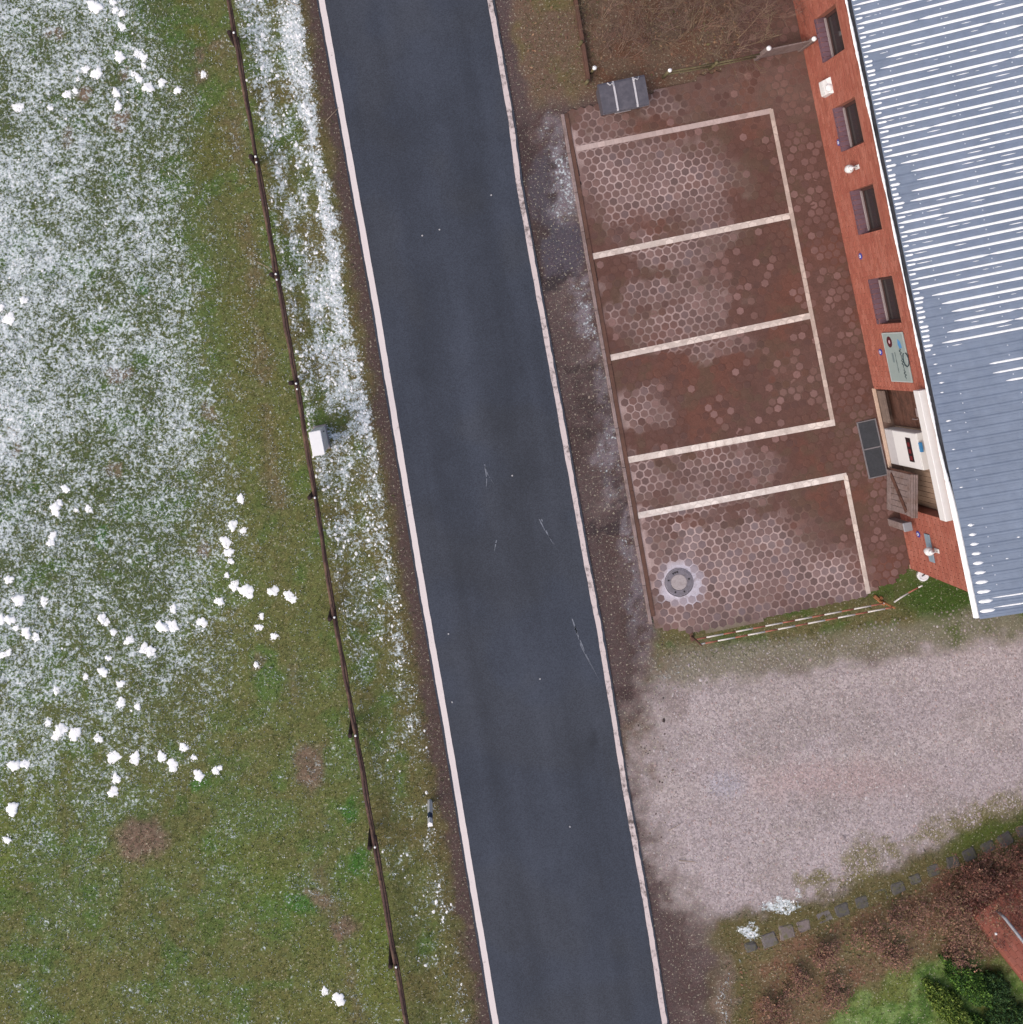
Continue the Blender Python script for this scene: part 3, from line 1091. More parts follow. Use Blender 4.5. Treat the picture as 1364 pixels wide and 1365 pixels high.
# ------------------------------------------------------------------ kerb of the car park
kerb = thing('kerb', 'brown edging board with concrete kerb stones along the car park', 'kerb', G(752, 152))
k0, k1 = G(750, 152), G(868, 832)
kd = (k1 - k0).normalized()
kn = Vector((-kd.y, kd.x, 0))           # towards the car park
kl = (k1 - k0).length
kerb.location = k0
nst = 13
for i in range(nst):
    a, b = kl * i / nst + .004, kl * (i + 1) / nst - .004
    mb = MB()
    mat = Matrix.Translation((kd * (a + b) / 2)) @ Matrix.Rotation(math.atan2(kd.y, kd.x) + random.uniform(-.004, .004), 4, 'Z')
    h = (b - a) / 2
    mb.box((-h, -.048, -.2), (h, .030, .046 + random.uniform(-.006, .006)), bev=.007, mat=mat)
    mb.build('kerb_stone', M_kerb, kerb)
nb = 4
for i in range(nb):
    a, b = kl * (i / nb) * .985 + .003, kl * ((i + 1) / nb) * .985 - .003
    mb = MB()
    mat = Matrix.Translation(kd * (a + b) / 2 + kn * .082) @ Matrix.Rotation(math.atan2(kd.y, kd.x), 4, 'Z')
    mb.box((-(b - a) / 2, -.044, -.1), ((b - a) / 2, .046, .058), bev=.006, mat=mat)
    mb.build('edging_board', M_board, kerb)

# ------------------------------------------------------------------ manhole
mh = thing('manhole', 'round concrete filled manhole cover set in the hexagon paving', 'manhole', G(905, 776, .02))
mb = MB()
nn = 28
ring0 = [(.35 * math.cos(2 * math.pi * t / nn), .35 * math.sin(2 * math.pi * t / nn), .022) for t in range(nn)]
ring1 = []
for t in range(nn):
    a = 2 * math.pi * t / nn
    r = .43 + .05 * math.cos(a + .4) + random.uniform(-.035, .045)
    ring1.append((r * math.cos(a), r * math.sin(a), .012))
ring2 = [(p[0] * 1.03, p[1] * 1.03, -.03) for p in ring1]
mb.add(ring0 + ring1 + ring2, [(i, (i + 1) % nn, nn + (i + 1) % nn, nn + i)[::-1] for i in range(nn)] + [(nn + i, nn + (i + 1) % nn, 2 * nn + (i + 1) % nn, 2 * nn + i)[::-1] for i in range(nn)])
mb.build('mortar_collar', M_rime, mh)
mb = MB()
mb.lathe([(.352, -.03), (.352, .028), (.338, .03), (.338, .018), (.326, .018), (.326, -.03)], 40)
mb.build('frame', M_iron, mh)
mb = MB()
mb.lathe([(.318, -.03), (.318, .022), (.31, .026), (.20, .026), (.196, .02), (.196, -.03)], 40)
cov = mb.build('cover', M_iron, mh)
mb = MB()
mb.lathe([(.192, -.02), (.192, .021), (.18, .024), (.02, .026)], 32)
mb.build('concrete_infill', M_conc, cov)
for a in (100, 112, 124, 250, 170, 20, 300):
    mb = MB()
    m_ = Matrix.Rotation(R(a), 4, 'Z') @ Matrix.Translation((.255, 0, 0))
    mb.box((-.022, -.02, .024), (.022, .02, .0285), mat=m_)
    mb.build('lifting_slot', M_slot, cov)

# ------------------------------------------------------------------ rail fence along the meadow
fence_pts = [(283, -118), (312, 45), (341, 210), (368, 367), (395, 512), (420, 665), (446, 825), (474, 980), (500, 1130), (528, 1290), (556, 1450)]
fence = thing('rail_fence', 'long dark brown timber rail fence between pasture and verge', 'fence', G(396, 512))
f0 = G(396, 512)
RH = (0.42, 0.86)
posts = []
for i, (x, y) in enumerate(fence_pts):
    base = Vector((*G(x, y, .88).xy, 0)) + Vector((-.10, .02, 0))
    lean = Vector((random.uniform(-.03, .01), random.uniform(-.03, .03), 0))
    hgt = .94 + random.uniform(-.03, .05)
    mb = MB()
    mb.tube([base + Vector((0, 0, -.3)), base + lean * .5 + Vector((0, 0, hgt * .5)), base + lean + Vector((0, 0, hgt - .02)), base + lean + Vector((0, 0, hgt))], [.062, .06, .058, .045], 10)
    o = mb.build('post', M_post, fence, True)
    o.location = -f0
    posts.append(base)
for h in RH:
    for i in range(len(fence_pts) - 1):
        a, b = posts[i] + Vector((.085, 0, h)), posts[i + 1] + Vector((.085, 0, h))
        dz = random.uniform(-.03, .03)
        a = a + Vector((random.uniform(-.01, .01), .05, dz))
        b = b + Vector((random.uniform(-.01, .01), -.05 + .02, -dz))
        pts = [a.lerp(b, t) + Vector((random.uniform(-.012, .012), 0, random.uniform(-.01, .01) - .03 * math.sin(math.pi * t))) for t in np.linspace(0, 1, 7)]
        mb = MB()
        r0 = random.uniform(.041, .048)
        mb.tube(pts, [r0 * (1 - .12 * t) for t in np.linspace(0, 1, 7)], 9)
        o = mb.build('rail', M_fence, fence, True)
        o.location = -f0
for i, p in enumerate(posts):
    mb = MB()
    q = p + Vector((.10, random.uniform(-.03, .03), RH[1] + .052))
    mb.lathe([(.028, 0), (.026, .02), (.012, .032)], 8, q)
    if i in (2, 3, 4):
        m2 = MB()
        m2.lathe([(.024, 0), (.022, .018), (.012, .026)], 8, q + Vector((.02, -.13, -.004)))
        o = m2.build('snow_cap', M_snow, fence, True)
        o.location = -f0
    o = mb.build('snow_cap', M_snow, fence, True)
    o.location = -f0

# ------------------------------------------------------------------ white service cabinet
ch_ = 1.7
cb = thing('service_cabinet', 'white electricity cabinet beside the rail fence on the verge', 'cabinet', G(429, 583), R(11))
cb.scale = (1, 1, 1)
mb = MB()
mb.box((-.125, -.265, -.1), (.125, .265, ch_ - .05), bev=.008)
mb.build('body', M_white, cb)
mb = MB()
mb.box((-.14, -.28, ch_ - .05), (.14, .28, ch_), bev=.012)
mb.build('lid', M_whiteg, cb)
mb = MB()
mb.box((.125, -.24, .12), (.134, .24, ch_ - .1))
d_ = mb.build('door', M_white, cb)
mb = MB()
mb.box((.134, .17, .75), (.15, .20, .92))
mb.build('handle', M_black, d_)
mb = MB()
mb.box((-.16, -.30, -.1), (.16, .30, .06), bev=.01)
mb.build('plinth', M_conc, cb)

# ------------------------------------------------------------------ delineator post on the verge
dl = thing('delineator_post', 'white road marker post with dark band on the verge', 'marker post', G(573, 1068), R(10))
def taper(z0, z1, k=0):
    b = MB()
    w, d = .06, .055
    pts = [(-w, -d), (w, -d), (w * .9, d * .3), (0, d), (-w * .9, d * .3)]
    b.add([(x, y, z0) for x, y in pts] + [(x, y, z1) for x, y in pts], [(0, 1, 6, 5), (1, 2, 7, 6), (2, 3, 8, 7), (3, 4, 9, 8), (4, 0, 5, 9), (5, 6, 7, 8, 9), (4, 3, 2, 1, 0)])
    return b
dl.rotation_euler = (R(6), R(-3), R(10))
taper(-.2, .55).build('shaft', M_white, dl)
taper(.551, .78).build('dark_band', pm('band_paint', C(46, 66, 96), .5, .1), dl)
taper(.781, 1.0).build('head', M_whiteg, dl)
b = MB(); b.box((-.02, -.0575, .62), (.02, -.0555, .74)); b.build('reflector', M_whiteg, dl)

# ------------------------------------------------------------------ brick building
bld = thing('brick_building', 'long red brick building with grey ribbed metal roof beside the car park', 'building', CORN, TH)
WL, BW = 19.0, 11.0
EZ = 2.9
M_mortar = pm('mortar', C(168, 110, 94), 0.95, 0.12, 30, bmp=.3)
M_brick = pm('brick', None, 0.88, 0.14, 60, src='col', dirt=C(162, 92, 80), dirt_amt=.4, dirt_scale=1.2, bmp=.3)
M_soldier = pm('sill_brick', None, 0.85, 0.15, 40, src='col', bmp=.25)
M_plinth = pm('plinth_render', C(188, 150, 136), 0.9, 0.15, 20, dirt=C(140, 110, 100), dirt_amt=.5)
M_wframe = pm('window_frame', C(84, 60, 58), 0.6, 0.15, 14, bmp=.05)
M_wbar = pm('window_rail', C(158, 146, 148), 0.45, 0.1, 14, bmp=.03)
M_reveal = pm('reveal', C(96, 56, 52), 0.9, 0.15, 20)


def glass():
    m, b = new_mat('window_glass', 0.08, 0, 0.5)
    b.inputs['Base Color'].default_value = (0.035, 0.03, 0.032, 1)
    return m


M_glass = glass()
WINS = [(12.25, 13.28), (10.13, 11.16), (8.15, 9.19), (6.02, 7.09), (14.4, 15.44), (16.5, 17.54)]
WZ0, WZ1 = 1.0, 2.02
DOOR = (1.56, 4.45, 0.0, 2.32)
OPEN = [(a, b, WZ0, WZ1) for a, b in WINS] + [DOOR]


def wall_cells(y0, y1, z0, z1, opens):
    ys = sorted({y0, y1} | {v for o in opens for v in o[:2]})
    zs = sorted({z0, z1} | {v for o in opens for v in o[2:]})
    for a, b in zip(ys[:-1], ys[1:]):
        for c, d in zip(zs[:-1], zs[1:]):
            ym, zm = (a + b) / 2, (c + d) / 2
            if not any(o[0] < ym < o[1] and o[2] < zm < o[3] for o in opens):
                yield a, b, c, d


mb = MB()
for a, b, c, d in wall_cells(0, WL, -.2, EZ + .02, OPEN):
    mb.add([(.008, a, c), (.008, b, c), (.008, b, d), (.008, a, d)], [(0, 3, 2, 1)])
# gable end and the far sides
RZ = 1.0
hb = BW / 2
mb.add([(0.0, .008, -.2), (BW, .008, -.2), (BW, .008, EZ), (hb, .008, EZ + RZ - .05), (0.0, .008, EZ)], [(0, 1, 2, 3, 4)])
mb.add([(BW, 0.008, -.2), (BW, WL, -.2), (BW, WL, EZ), (BW, 0.008, EZ)], [(0, 1, 2, 3)])
mb.add([(.008, WL, -.2), (BW, WL, -.2), (BW, WL, EZ), (hb, WL, EZ + RZ - .05), (.008, WL, EZ)], [(4, 3, 2, 1, 0)])
# reveals of the openings
for o in OPEN:
    dep = .26 if o is not OPEN[-1] else .42
    a, b, c, d = o
    mb.add([(.008, a, c), (dep, a, c), (dep, a, d), (.008, a, d)], [(0, 1, 2, 3)])
    mb.add([(.008, b, c), (dep, b, c), (dep, b, d), (.008, b, d)], [(3, 2, 1, 0)])
    mb.add([(.008, a, d), (dep, a, d), (dep, b, d), (.008, b, d)], [(0, 1, 2, 3)])
    mb.add([(.008, a, c), (dep, a, c), (dep, b, c), (.008, b, c)], [(3, 2, 1, 0)])
mb.build('wall', M_mortar, bld)

BRK = [C(168, 102, 86), C(164, 98, 83), C(172, 107, 92), C(160, 94, 80), C(175, 111, 96)]


def brickwork(mapf, y0, y1, z0, z1, opens, top=None):
    out = MB()
    bl, bh, jt = .24, .071, .0115
    z = z0
    r = 0
    while z + bh < z1 + .03:
        y = y0 - (bl + jt) * (0.5 if r % 2 else 0) * 1.0
        while y < y1:
            a, b = max(y, y0), min(y + bl, y1)
            y += bl + jt
            if b - a < .03:
                continue
            segs = [(a, b)]
            for o in opens:
                if z + bh > o[2] + .005 and z < o[3] - .005:
                    ns = []
                    for s0, s1 in segs:
                        if s1 <= o[0] or s0 >= o[1]:
                            ns.append((s0, s1))
                        else:
                            if o[0] - s0 > .02:
                                ns.append((s0, o[0]))
                            if s1 - o[1] > .02:
                                ns.append((o[1], s1))
                    segs = ns
            for s0, s1 in segs:
                if top and z + bh > min(top(s0), top(s1)):
                    continue
                c = random.choice(BRK) * random.uniform(.94, 1.06)
                p = random.uniform(-.002, .002)
                e = .004
                vs = [mapf(s0 + e, z + e, p), mapf(s1 - e, z + e, p), mapf(s1 - e, z + bh - e, p), mapf(s0 + e, z + bh - e, p),
                      mapf(s0, z, .0095), mapf(s1, z, .0095), mapf(s1, z + bh, .0095), mapf(s0, z + bh, .0095)]
                out.add(vs, [(0, 3, 2, 1), (4, 0, 1, 5), (1, 2, 6, 5), (2, 3, 7, 6), (3, 0, 4, 7)], c)
        z += bh + jt
        r += 1
    return out


o = brickwork(lambda y, z, d: (d, y, z), 0, WL, .02, EZ, OPEN).build('brick', M_brick, bld)
o['kind'] = 'stuff'
o = brickwork(lambda y, z, d: (BW - y if False else y, d, z), 0.016, BW, .02, EZ + RZ, [], lambda y: EZ + RZ * (1 - abs(y - hb) / hb) - .06).build('brick', M_brick, bld)
o['kind'] = 'stuff'
# plinth strip at the wall base
mb = MB()
mb.box((-.022, 0, -.2), (.0, DOOR[0], .02))
mb.box((-.022, DOOR[1], -.2), (.0, WL, .02))
mb.build('plinth', M_plinth, bld)
mb = MB()
mb.box((-.05, DOOR[0] + .9, -.2), (.03, DOOR[1] + .02, .075), bev=.006)
mb.build('threshold', pm('threshold_stone', C(204, 178, 160), .85, .12, 20), bld)

# windows
for a, b in WINS:
    w = thing('window', '', '', (0, 0, 0))
    del w['label'], w['category']
    w.parent = bld
    dp = .235
    # sloping sill of dark bricks on edge
    nb = 9
    for k_ in range(nb):
        y0, y1 = a + (b - a) * k_ / nb + .005, a + (b - a) * (k_ + 1) / nb - .005
        mb = MB()
        j = random.uniform(-.003, .003)
        c = C(112, 86, 98) * random.uniform(.85, 1.12)
        mb.add([(-.025, y0, WZ0 - .07), (-.025, y1, WZ0 - .07), (-.025, y1, WZ0 - .005 + j), (-.025, y0, WZ0 - .005 + j), (dp, y0, WZ0 + .045 + j), (dp, y1, WZ0 + .045 + j), (dp, y0, WZ0 - .02), (dp, y1, WZ0 - .02)],
               [(0, 3, 2, 1), (3, 4, 5, 2), (0, 6, 4, 3), (1, 2, 5, 7)], c)
        mb.build('sill_brick', M_soldier, w)
    zb = WZ0 + .045
    fr = MB()
    fr.box((dp - .05, a, zb), (dp, a + .07, WZ1))
    fr.box((dp - .05, b - .07, zb), (dp, b, WZ1))
    fr.box((dp - .05, a + .07, WZ1 - .07), (dp, b - .07, WZ1))
    fr.box((dp - .05, a + .07, zb), (dp, b - .07, zb + .07))
    f_ = fr.build('frame', M_wframe, w)
    mb = MB()
    mb.box((dp - .10, a + .05, zb + .04), (dp - .052, b - .05, zb + .075), bev=.006)
    mb.build('weather_bar', M_wbar, f_)
    mb = MB()
    mb.box((dp - .024, a + .07, zb + .07), (dp - .012, b - .07, WZ1 - .07))
    mb.build('pane', M_glass, w)

# recessed doorway: plank doors left and right
M_oldwood = pm('brown_planks', C(104, 74, 64), 0.8, 0.28, 16, dirt=C(62, 46, 42), dirt_amt=.7, dirt_scale=5)
M_palewood = pm('pale_planks', C(168, 144, 126), 0.85, 0.2, 16, dirt=C(120, 100, 88), dirt_amt=.6, dirt_scale=4)
M_greywood = pm('weathered_planks', C(142, 126, 124), 0.85, 0.25, 18, dirt=C(112, 84, 66), dirt_amt=.5, dirt_scale=4)
M_floor = pm('doorway_floor', C(116, 96, 88), 0.9, 0.25, 14)
mb = MB()
mb.box((.0145, DOOR[0] + .003, -.05), (.415, DOOR[1] - .003, .05))
mb.build('doorway_floor', M_floor, bld)
mb = MB()
mb.box((.412, DOOR[0] + .002, .0), (.44, DOOR[1] - .002, DOOR[3] + .01))
mb.build('doorway_back', M_slot, bld)


def plank_door(y0, y1, z0, z1, x, m, horizontal=False, n=6):
    dobj = thing('door', '', '')
    del dobj['label'], dobj['category']
    dobj.parent = bld
    for k_ in range(n):
        mb = MB()
        if horizontal:
            a, b = z0 + (z1 - z0) * k_ / n + .003, z0 + (z1 - z0) * (k_ + 1) / n - .003
            mb.box((x, y0, a), (x + .03, y1, b), bev=.004)
        else:
            a, b = y0 + (y1 - y0) * k_ / n + .003, y0 + (y1 - y0) * (k_ + 1) / n - .003
            mb.box((x + random.uniform(0, .004), a, z0), (x + .03, b, z1), bev=.004)
        mb.build('plank', m, dobj)
    return dobj


d1 = plank_door(3.5, 4.43, .06, 2.3, .30, M_oldwood, True, 11)
d1['label'] = 'dark brown plank door of the recessed doorway'
for zz in (.55, 1.15):
    mb = MB(); mb.box((.27, 3.52, zz), (.30, 4.41, zz + .06)); mb.build('ledge', M_oldwood, d1)
mb = MB(); mb.box((.262, 3.78, 1.30), (.275, 3.98, 1.44)); mb.build('plate', M_wbar, d1)
mb = MB(); mb.tube([(.30, 3.72, 1.1), (.25, 3.72, 1.1), (.25, 3.72, 1.26), (.30, 3.72, 1.26)], .010, 6); mb.build('handle', M_wbar, d1)
d2 = plank_door(1.58, 3.49, .06, 2.3, .30, M_palewood, False, 15)
d2['label'] = 'pale plank door behind the grey half door'
mb = MB(); mb.box((.26, 1.58, 1.9), (.30, 2.3, 1.97)); mb.build('ledge', M_slot, d2)
# low grey panel at the foot of the brown door
mb = MB(); mb.box((.05, 3.62, .05), (.11, 4.40, .34), bev=.006); o = mb.build('kick_board', pm('kick_board', C(128, 112, 104), .85, .2), bld)

# white boxed beam over the doorway
mb = MB()
mb.box((-.20, 1.62, 2.33), (-.003, 4.53, 2.565), bev=.008)
mb.build('door_beam', M_whiteg, bld)

# eave: fascia, gutter
mb = MB()
mb.box((-.035, -.40, EZ - .20), (-.004, WL + .3, EZ - .02))
mb.build('fascia', M_white, bld)
gut = MB()
gr_, gcx, gcz = .062, -.105, EZ - .055
prof = [(gcx + gr_ * math.cos(t), gcz + gr_ * math.sin(t)) for t in np.linspace(math.pi, 2 * math.pi, 9)]
prof = [(gcx - gr_ - .012, gcz + .006)] + prof
inner = [(x + (gcx - x) * .08, z + .006) for x, z in prof[1:]]
for yy in (-.46, WL + .3):
    gut.add([(x, yy, z) for x, z in prof], [])
n_ = len(prof)
for i in range(n_ - 1):
    gut.f.append((i, i + 1, n_ + i + 1, n_ + i))
gut.build('gutter', pm('gutter_metal', C(66, 68, 78), .6, .25, 10, dirt=C(40, 40, 44), dirt_amt=.7), bld, True)
mb = MB()
mb.box((gcx - gr_, -.475, gcz - gr_), (gcx + gr_, -.462, gcz + .012))
mb.build('gutter_end', M_black, bld)

# roof sheets: trapezoid ribs running up the slope
PITCH = .207
SL = RZ / hb
yl0, yl1 = -.47, WL + .35
M_roof = pm('roof_metal', C(126, 139, 160), 0.6, 0.10, 5, dirt=C(108, 122, 146), dirt_amt=.5, dirt_scale=.8, spec=.4, bmp=.03)


def rib_profile(y0, y1):
    pr = []
    y = y0
    while y < y1:
        for dy, dz in ((0, .016), (.054, .016), (.068, .010), (.082, .016), (.110, .016), (.137, 0), (.180, 0), (.205, .0158)):
            if y + dy < y1:
                pr.append((y + dy, dz))
        y += PITCH
    pr.append((y1, .016))
    return pr


def roof_sheet(x0, x1, z0, z1):
    pr = rib_profile(yl0, yl1)
    mb = MB()
    n = len(pr)
    mb.add([(x0, y, z0 + d) for y, d in pr] + [(x1, y, z1 + d) for y, d in pr] + [(x0, y, z0 - .012) for y, d in pr], [])
    for i in range(n - 1):
        mb.f.append((i, i + 1, n + i + 1, n + i)[::-1] if x1 > x0 else (i, i + 1, n + i + 1, n + i))
        mb.f.append((i, i + 1, 2 * n + i + 1, 2 * n + i))
    return mb


EX = -.085
rz0 = EZ + .02
roof = roof_sheet(EX, hb, rz0, rz0 + (hb - EX) * SL).build('roof', M_roof, bld)
roof_sheet(BW + .1, hb, rz0 - .01, rz0 + (hb - EX) * SL).build('roof', M_roof, bld)
mb = MB()
mb.add([(hb - .25, yl0, rz0 + (hb - EX - .25) * SL + .045), (hb, yl0, rz0 + (hb - EX) * SL + .075), (hb + .25, yl0, rz0 + (hb - EX - .25) * SL + .045),
        (hb - .25, yl1, rz0 + (hb - EX - .25) * SL + .045), (hb, yl1, rz0 + (hb - EX) * SL + .075), (hb + .25, yl1, rz0 + (hb - EX - .25) * SL + .045)], [(0, 1, 4, 3), (1, 2, 5, 4)])
mb.build('ridge_cap', M_roof, roof)
# underside boards
mb = MB()
mb.add([(EX + .02, yl0 + .03, rz0 - .03), (hb, yl0 + .03, rz0 + (hb - EX) * SL - .04), (BW + .05, yl0 + .03, rz0 - .03), (EX + .02, yl1 - .03, rz0 - .03), (hb, yl1 - .03, rz0 + (hb - EX) * SL - .04), (BW + .05, yl1 - .03, rz0 - .03)], [(0, 1, 4, 3), (1, 2, 5, 4)])
mb.build('roof_deck', M_oldwood, bld)
# screws
sc_ = MB()
for r_, xx in enumerate(np.arange(.35, hb, 1.15)):
    y = yl0 + .03
    k_ = 0
    while y < yl1 - .1:
        if random.random() < .75:
            zz = rz0 + (xx - EX) * SL + .032
            x2 = xx + random.uniform(-.01, .01) + .004 * k_
            sc_.lathe([(.016, 0), (.013, .008), (.005, .012)], 6, (x2, y + .035, rz0 + (x2 - EX) * SL + .015))
        y += PITCH
        k_ = (k_ + 1) % 24
o = sc_.build('roof_screws', pm('screw', C(206, 212, 226), .5, .1), roof)
o['kind'] = 'stuff'

# snow lying in the roof channels, on the eave and in the gutter
sm = MB()


def snow_strip(y, w, h, x0, x1, z_off, taper=.12):
    """rounded strip up the slope"""
    if x1 - x0 < .01:
        return
    ns = max(7, int((x1 - x0) / .18))
    cs = [(-.5, 0), (-.32, .8), (0, 1), (.32, .8), (.5, 0)]
    base = len(sm.v)
    for s_ in range(ns + 1):
        t = s_ / ns
        xx = x0 + (x1 - x0) * t
        e = min(1, (xx - x0) / taper + .18, (x1 - xx) / taper + .18)
        ww = w * e * random.uniform(.88, 1.08)
        hh = h * e
        for a, b in cs:
            sm.v.append((xx, y + a * ww, rz0 + (xx - EX) * SL + z_off + b * hh))
    for s_ in range(ns):
        for q_ in range(4):
            i = base + s_ * 5 + q_
            sm.f.append((i, i + 1, i + 6, i + 5)[::-1])


nv = int((yl1 - yl0) / PITCH)
for i in range(nv):
    yv = yl0 + i * PITCH + .1585          # channel centre
    yc = yl0 + i * PITCH + .068           # groove on the crown
    # local index along the wall -> behaviour
    ly = yv
    if ly > 5.4:
        bare = max(0, 1 - abs(ly - 6.05) / .7) * 1.0 + max(0, 1 - abs(ly - 9.0) / .75) * .55 + max(0, 1 - abs(ly - 11.65) / .35) * .4 + max(0, 1 - abs(ly - 13.4) / .45) * .7 + max(0, 1 - abs(ly - 15.6) / .8) * .6
        st = .0 if bare < .12 else .2 + bare * .55 + random.uniform(-.06, .06)
        if st > .1:
            snow_strip(yv, .058, .03, EX + .01, EX + random.uniform(.14, .22), .002, .015)
        xa = EX + st + .01
        while xa < hb - .3:
            xb = min(hb - .3, xa + random.choice((1.5, 4, 8, 8)) * random.uniform(.6, 1.3))
            snow_strip(yv + random.uniform(-.003, .003), random.choice((.048, .054, .058, .06)), .03, xa, xb, .002, random.uniform(.04, .12))
            xa = xb + random.choice((-.04, -.04, -.03, .02))
        # crown groove: broken rime
        snow_strip(yc, .045, .010, EX + .01, EX + random.uniform(.1, .2), .014, .02)
        x = st + .1
        while x < hb - .4:
            l = random.uniform(.05, .3)
            if random.random() < .28:
                snow_strip(yc + random.uniform(-.01, .01), .018, .004, x, x + l, .0185)
            x += l + random.uniform(.03, .3)
    elif ly > 2.2:
        t = (ly - 2.2) / 3.2
        x = 2.6 - 1.9 * t ** .8 + random.uniform(-.2, .2)
        if random.random() < .25 + .75 * t:
            while x < hb - .3:
                l = random.uniform(.2, 1.2) * (.4 + t * 2)
                if random.random() < .35 + .6 * t:
                    snow_strip(yv, .034 + .014 * t, .02, x, x + l, .002)
                x += l + random.uniform(.05, .4)
        if random.random() < .6:
            snow_strip(yv, .034, .02, EX + random.uniform(.1, .16), EX + random.uniform(.19, .26), .002, .05)
    else:
        k_ = max(0, (2.0 - ly) / 2.4)
        l = .09 + .22 * k_
        x = EX + .16 - .14 * k_
        if ly < 1.75:
            snow_strip(yv, .06 + .03 * k_, .035, x, x + l, .002, .07)
        if random.random() < .4:
            xx = random.uniform(.5, 3.5)
            snow_strip(yv, .03, .012, xx, xx + random.uniform(.04, .12), .002, .04)
        if ly < -.05:
            snow_strip(yv + .05, .03, .01, EX + .3, EX + 1.2 + random.uniform(0, 1), .02, .2)
roof_snow = sm.build('roof_snow', M_snow, None, True)
roof_snow.location = bld.location
roof_snow.rotation_euler = bld.rotation_euler
tag(roof_snow, 'thin strips of snow left in the channels of the ribbed metal roof', 'snow', kind='stuff')

# snow lying in the gutter: full towards the gable, thin towards the north
sm = MB()
ys = np.arange(-.45, WL, .05)
cs = [(-1, 0), (-.6, .7), (0, 1), (.6, .7), (1, 0)]
for yv in ys:
    full = 1 - float(sst(1.6, 3.4, yv))
    jit = random.uniform(.8, 1.15)
    north = float(sst(3.2, 5.0, yv))
    w_ = (.075 * full + .03 * (1 - full)) * (1 if full > .5 else jit * (.5 + .7 * NZ[3](np.array([yv * 30]), np.array([0.]), 12)[0]))
    cx_ = gcx * full + (gcx - gr_ + .012) * (1 - full)
    hz = .055 * full + .018 * (1 - full)
    for a, b in cs:
        sm.v.append((cx_ + a * w_, yv, gcz + .004 + b * hz * jit))
for s_ in range(len(ys) - 1):
    for q_ in range(4):
        i = s_ * 5 + q_
        sm.f.append((i, i + 1, i + 6, i + 5))
gs_ = sm.build('gutter_snow', M_snow, None, True)
gs_.location = bld.location
gs_.rotation_euler = bld.rotation_euler
tag(gs_, 'line of snow lying in the eave gutter of the brick building', 'snow', kind='stuff')


def on_wall(name, label, cat, ly, z, group=None, lx=0.0):
    t = thing(name, label, cat, L2W(lx, ly, z), TH, group)
    return t


# wall lantern (local -x points away from the wall)
def lantern(ly, z, label):
    t = on_wall('wall_lamp', label, 'lamp', ly, z)
    b = MB(); b.box((-.03, -.05, -.09), (-.001, .05, .09), bev=.006); b.build('wall_plate', M_white, t)
    b = MB(); b.tube([(-.02, 0, .03), (-.12, 0, .10), (-.17, 0, .06)], .014, 8); b.build('arm', M_white, t, True)
    b = MB(); b.lathe([(.03, -.20), (.075, -.15), (.10, -.07), (.085, .0), (.04, .05)], 16, (-.17, 0, 0)); b.build('globe', M_whiteg, t, True)
    b = MB(); b.lathe([(.065, .045), (.05, .075), (.02, .085), (.03, .11), (.012, .135)], 14, (-.17, 0, 0)); b.build('cap', M_whiteg, t, True)
    return t


lantern(9.66, 1.52, 'white globe lamp on brick wall between two windows')
lantern(.74, 1.52, 'white globe lamp beside the grey plate near the building corner')

# white intake cowl
t = on_wall('wall_vent', 'white boxy vent cowl on the brick wall between windows', 'vent', 11.68, .86)
b = MB()
b.add([(-.001, -.19, -.2), (-.001, .19, -.2), (-.001, .19, .26), (-.001, -.19, .26), (-.13, -.17, -.1), (-.13, .17, -.1), (-.09, .17, .22), (-.09, -.17, .22)], [(0, 4, 5, 1), (4, 7, 6, 5), (7, 3, 2, 6), (0, 3, 7, 4), (1, 5, 6, 2)])
b.build('hood', M_whiteg, t)
for zz in (-.08, -.02, .04):
    b = MB(); b.box((-.145, -.15, zz), (-.12, .15, zz + .02)); b.build('louvre', M_white, t)
b = MB(); b.lathe([(.10, .0), (.08, .03), (.03, .045)], 10, (-.06, -.05, .235)); b.build('snow_cap', M_snow, t, True)

# small blue enamel plates marking bays
M_blue = pm('blue_enamel', C(70, 78, 176), .35, .08, bmp=0)
for ly, z, lb in ((10.37, .86, 'small round blue plate under the window beside the vent cowl'), (7.66, .77, 'small round blue plate under bare brick between two windows'), (5.36, .78, 'small round blue plate beside the grey sign board'), (.99, .77, 'small round blue plate beside the grey wooden post')):
    t = on_wall('bay_plate', lb, 'plate', ly, z, 'blue bay plates on the wall')
    b = MB(); b.lathe([(.075, 0), (.075, -.012), (.068, -.016)], 18, (0, 0, 0), axis='X'); b.build('plate', M_blue, t)
    b = MB(); b.lathe([(.04, -.0165), (.038, -.02)], 14, (0, .0, .0), axis='X'); b.build('white_centre', M_whiteg, t)
    b = MB(); b.lathe([(.018, -.0205), (.016, -.023)], 10, (0, .0, .0), axis='X'); b.build('blue_dot', M_blue, t)

# sign board with emblem, arrow mark and lines of script
t = on_wall('sign_board', 'grey green sign board with dark oval emblem on the brick wall', 'sign', 5.24, 1.55, lx=-.003)
M_sign = pm('sign_face', C(158, 174, 174), .5, .05, 10, bmp=0)
M_ink = pm('sign_ink', C(62, 78, 84), .6, .1, bmp=0)
M_inkb = pm('sign_ink_blue', C(90, 150, 206), .6, .1, bmp=0)
M_inkr = pm('sign_ink_maroon', C(84, 34, 44), .6, .1, bmp=0)
b = MB(); b.box((-.028, -.575, -.48), (-.004, .575, .48), bev=.004); b.build('panel', M_sign, t)
b = MB(); b.box((-.0305, -.575, -.48), (-.0285, .575, -.45)); b.box((-.0305, -.575, .45), (-.0285, .575, .48)); b.box((-.0305, -.575, -.449), (-.0285, -.55, .449)); b.box((-.0305, .55, -.449), (-.0285, .575, .449)); b.build('border', pm('sign_border', C(186, 196, 198), .5, .04), t)
